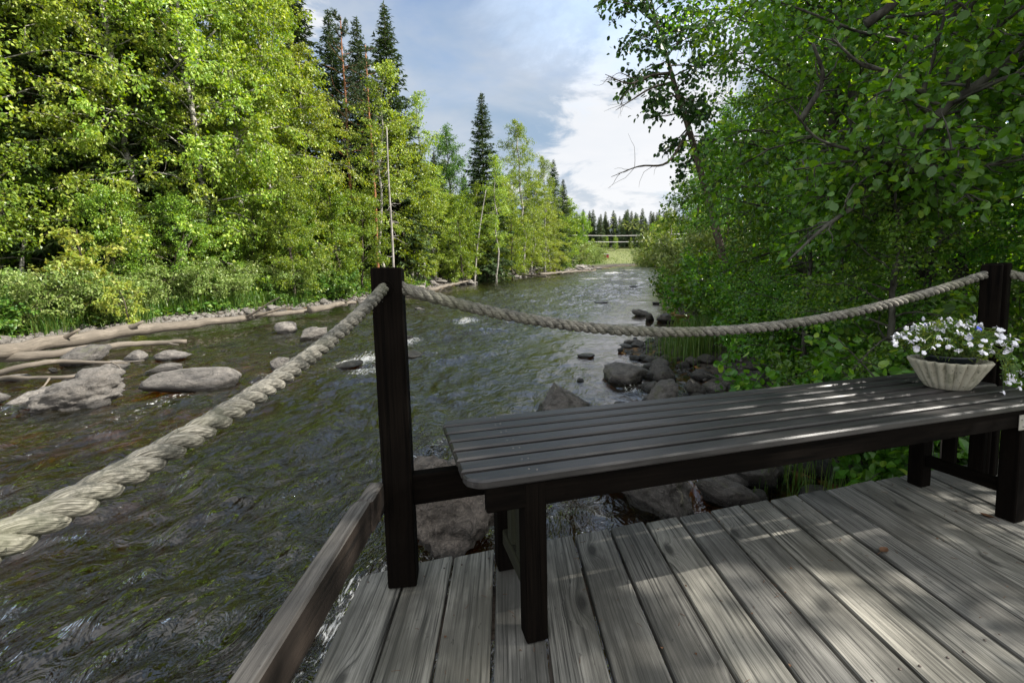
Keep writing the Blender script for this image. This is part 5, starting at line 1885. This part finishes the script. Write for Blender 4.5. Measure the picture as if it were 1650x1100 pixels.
def lathe(mb, prof, seg, flutes=0, depth=None):
    """profile (r, z) turned round the axis; DEPTH per ring modulates the radius into flutes"""
    prof = np.asarray(prof, float)
    a = np.arange(seg) / seg * 2 * math.pi
    V = np.empty((len(prof), seg, 3))
    for i, (r, z) in enumerate(prof):
        m = 1.0
        if flutes:
            m = 1 + depth[i] * (np.abs(np.cos(a * flutes / 2)) ** 0.7 - 0.62)
        V[i] = np.stack([r * m * np.cos(a), r * m * np.sin(a), np.full(seg, z)], -1)
    i, j = np.meshgrid(np.arange(len(prof) - 1), np.arange(seg), indexing="ij")
    j2 = (j + 1) % seg
    q = np.stack([i * seg + j, i * seg + j2, (i + 1) * seg + j2, (i + 1) * seg + j], -1).reshape(-1, 4)
    V = V.reshape(-1, 3)
    n = len(V)
    V = np.concatenate([V, [[0, 0, prof[0, 1]], [0, 0, prof[-1, 1]]]])
    t = []
    for k in range(seg):
        k2 = (k + 1) % seg
        t.append((n, k2, k))
        t.append((n + 1, (len(prof) - 1) * seg + k, (len(prof) - 1) * seg + k2))
    mb.add(V, t, q)


def concrete_mat():
    t = NT("mossy_cast_concrete")
    o = t.obj()
    n1 = t.noise(o, 18.0, 6, 0.65)
    n2 = t.noise(o, 75.0, 4, 0.6)
    col = t.mix(n1, (0.24, 0.225, 0.17), (0.44, 0.42, 0.34))
    col = t.mix(t.math("MULTIPLY", t.ramp(n1, ((0.52, 0.0), (0.68, 1.0))), 0.75), col, (0.12, 0.125, 0.075))
    col = t.mix(t.math("MULTIPLY", t.ramp(n2, ((0.60, 0.0), (0.68, 1.0))), 0.7), col, (0.05, 0.05, 0.035))
    return t.done(t.principled(col, 0.9, 0.2, t.bump(n2, 0.6, 0.002)))


mb = MB()
prof = [(0.082, 0.0), (0.094, 0.004), (0.112, 0.030), (0.136, 0.072), (0.158, 0.105), (0.166, 0.116), (0.163, 0.121), (0.148, 0.119), (0.135, 0.106), (0.110, 0.075), (0.07, 0.055), (0.002, 0.05)]
dep = [0.0, 0.06, 0.16, 0.21, 0.20, 0.18, 0.17, 0.12, 0.05, 0, 0, 0]
lathe(mb, prof, 132, 22, dep)
bowl = mb.obj("flower_bowl", concrete_mat())
bowl.matrix_world = PM @ Matrix.Diagonal((0.74, 0.74, 0.98, 1))
tag(bowl, "fluted mossy concrete bowl holding the flowers on the bench", "bowl")
M["plastic"] = simple_mat("black_plastic", (0.012, 0.016, 0.020), 0.45, 0.5, 0.15)
mb = MB()
lathe(mb, [(0.070, 0.058), (0.100, 0.128), (0.104, 0.129), (0.106, 0.138), (0.101, 0.139), (0.097, 0.128), (0.002, 0.122)], 48)
pot = mb.obj("flower_pot", M["plastic"])
pot.matrix_world = PM @ Matrix.Diagonal((0.80, 0.80, 1.0, 1))
tag(pot, "black plastic pot set inside the fluted concrete bowl", "pot")

plant = empty("flowering_plant", (0, 0, 0), "white lobelia with a few blue blossoms, trailing over the fluted bowl", "plant", M=PM @ Matrix.Rotation(R(40), 4, "Z"))
PR = np.random.default_rng(15)
M["petal_white"] = simple_mat("white_petal", (0.66, 0.66, 0.71), 0.6, 0.3, 0.06, 30)
M["petal_blue"] = simple_mat("blue_petal", (0.07, 0.10, 0.55), 0.6, 0.3, 0.2, 30)
M["plant_leaf"] = leaf_mat("lobelia_leaf", ((0.0, (0.04, 0.09, 0.015)), (0.6, (0.09, 0.16, 0.025)), (1.0, (0.20, 0.24, 0.04))))


def blossom_mesh(mat, name):
    mb = MB()
    for ang, ln, wd_ in ((-90, 0.0125, 0.0078), (-150, 0.0115, 0.0072), (-30, 0.0115, 0.0072), (65, 0.0075, 0.0030), (115, 0.0075, 0.0030)):
        a = R(ang)
        d, s = np.array((math.cos(a), math.sin(a), 0)), np.array((-math.sin(a), math.cos(a), 0))
        rows = [(0.08, 0.22, 0.0), (0.4, 0.8, 0.0016), (0.72, 1.0, 0.0012), (0.93, 0.66, -0.0006), (1.0, 0.12, -0.0016)]
        V = []
        for f, w, z in rows:
            V += [d * ln * f - s * wd_ * w + (0, 0, z), d * ln * f + (0, 0, z * 1.4 + 0.0004), d * ln * f + s * wd_ * w + (0, 0, z)]
        q = [(3 * i + j, 3 * i + j + 1, 3 * i + j + 4, 3 * i + j + 3) for i in range(4) for j in range(2)]
        mb.add(V, None, q)
    tube(mb, [(0, 0, -0.012), (0, 0, 0.002)], [0.0011, 0.0016], 6)
    return mb.mesh(name, mat)


bw, bb = blossom_mesh(M["petal_white"], "white_blossom"), blossom_mesh(M["petal_blue"], "blue_blossom")
foli, stem, crowd = MB(), MB(), MB()
lp, ld = [], []
# axes after the plant's turn: +x runs to the right along the bench, -y towards the viewer
for i in range(205):
    if i < 160:
        az = PR.uniform(0, 6.28)
        rr = 0.205 * PR.random() ** 0.5
        tgt = np.array((0.02 + rr * math.cos(az) * 1.25, rr * math.sin(az) * 0.9, 0.265 - 1.9 * rr * rr + PR.normal(0, 0.018)))
    elif i < 193:
        tgt = np.array((PR.uniform(0.14, 0.42), PR.uniform(-0.16, 0.10), PR.uniform(0.09, 0.24)))
    else:
        tgt = np.array((PR.uniform(-0.03, 0.26), PR.uniform(-0.21, -0.145), PR.uniform(0.012, 0.06)))
    b0 = np.array((PR.normal(0, 0.04), PR.normal(0, 0.04), 0.125))
    mid = (b0 + tgt) / 2 + (0, 0, 0.05) + PR.normal(0, 0.01, 3)
    if i >= 193:
        mid = np.array((tgt[0] * 0.7, -0.135, 0.15))
    p = catmull([b0, mid, tgt], 5)
    tube(stem, p, 0.0011, 4, False)
    for q in range(2, len(p) - 2):
        for _ in range(2):
            lp.append(p[q] + PR.normal(0, 0.006, 3) - (0, 0, 0.012))
            ld.append(PR.normal(0, 1, 3) + (0, 0, 0.3))
    me = bb if (i % 17 == 4 and tgt[0] < 0.0) or i in (31, 44, 52, 61, 75) and tgt[0] < 0.06 else bw
    rot = Matrix.Rotation(PR.normal(0, 0.6), 4, "Z") @ Matrix.Rotation(PR.normal(0, 0.5), 4, "Y") @ Matrix.Rotation(R(48) + PR.normal(0, 0.5), 4, "X")
    s = PR.uniform(0.75, 1.15)
    BM4 = Matrix.Translation(tgt) @ rot @ Matrix.Scale(s, 4)
    if i >= 110 and i < 193 and me is bw:             # the rest of the white flowers, as one mass
        n0 = len(bw.vertices)
        V = np.array([(BM4 @ v.co)[:] for v in bw.vertices])
        crowd.add(V, [p.vertices[:] for p in bw.polygons if len(p.vertices) == 3], [p.vertices[:] for p in bw.polygons if len(p.vertices) == 4])
        continue
    o = bpy.data.objects.new("blossom", me)
    scene.collection.objects.link(o)
    o.parent = plant
    o.matrix_local = BM4
crowd.obj("white_blossoms", M["petal_white"], plant, False)["kind"] = "stuff"
leaves(foli, np.array(lp), np.array(ld), PR.normal(0, 1, (len(lp), 3)) + (0, 0, 0.5), PR.uniform(0.010, 0.022, len(lp)), LEAF_SMALL, 0.75)
foli.obj("foliage", M["plant_leaf"], plant, False)
stem.obj("stems", M["plant_leaf"], plant)

# ------------------------------------------------------------------ dry leaves on the deck
M["dry_leaf"] = simple_mat("dry_brown_leaf", (0.10, 0.05, 0.025), 0.7, 0.3, 0.5, 60)
for px, py, rot, lab in ((1424, 889, 0.5, "curled brown dry leaf lying in the middle of the deck"), (1590, 833, 2.0, "small brown dry leaf lying near the bench's right legs")):
    p = on_deck(px, py, 0.0)
    t = np.linspace(0, 1, 9)
    w = 0.014 * np.sin(np.pi * t) ** 0.8 + 0.0006
    V = []
    for k in range(9):
        x = (t[k] - 0.5) * 0.055
        z = 0.006 + 0.010 * (t[k] - 0.5) ** 2 * 4
        V += [(x, -w[k], z + w[k] * 0.6), (x, 0, z), (x, w[k], z + w[k] * 0.75)]
    q = [(3 * i + j, 3 * i + j + 1, 3 * i + j + 4, 3 * i + j + 3) for i in range(8) for j in range(2)]
    mb = MB()
    mb.add(V, None, q)
    tube(mb, [(-0.0275, 0, 0.016), (-0.042, 0.004, 0.006)], 0.0009, 5)
    o = mb.obj("dry_leaf", M["dry_leaf"])
    o.matrix_world = DECK_M @ Matrix.Translation((p[0], p[1], -0.003)) @ Matrix.Rotation(rot, 4, "Z") @ Matrix.Scale(0.8, 4)
    tag(o, lab, "leaf")

# crumbs of needles, twigs and leaf flakes lying on the boards
lr = np.random.default_rng(404)
lb = MB()
for k in range(150):
    u = lr.uniform(-0.4, 2.6)
    v = edge_v(u) - abs(lr.normal(0, 0.55)) - 0.03
    a = lr.uniform(0, 6.28)
    d = np.array((math.cos(a), math.sin(a), 0))
    p = np.array((u, v, 0.0016))
    if k % 3:
        L = lr.uniform(0.006, 0.022)
        tube(lb, [p, p + d * L * 0.5 + (0, 0, 0.001), p + d * L], 0.0006, 4)
    else:
        L, w = lr.uniform(0.005, 0.012), lr.uniform(0.002, 0.005)
        n_ = np.array((-d[1], d[0], 0))
        lb.add([p, p + d * L * 0.5 + n_ * w + (0, 0, 0.002), p + d * L, p + d * L * 0.5 - n_ * w + (0, 0, 0.003)], [(0, 2, 1), (0, 3, 2)])
lo = lb.obj("deck_litter", M["dry_leaf"])
lo.matrix_world = DECK_M
tag(lo, kind="stuff")
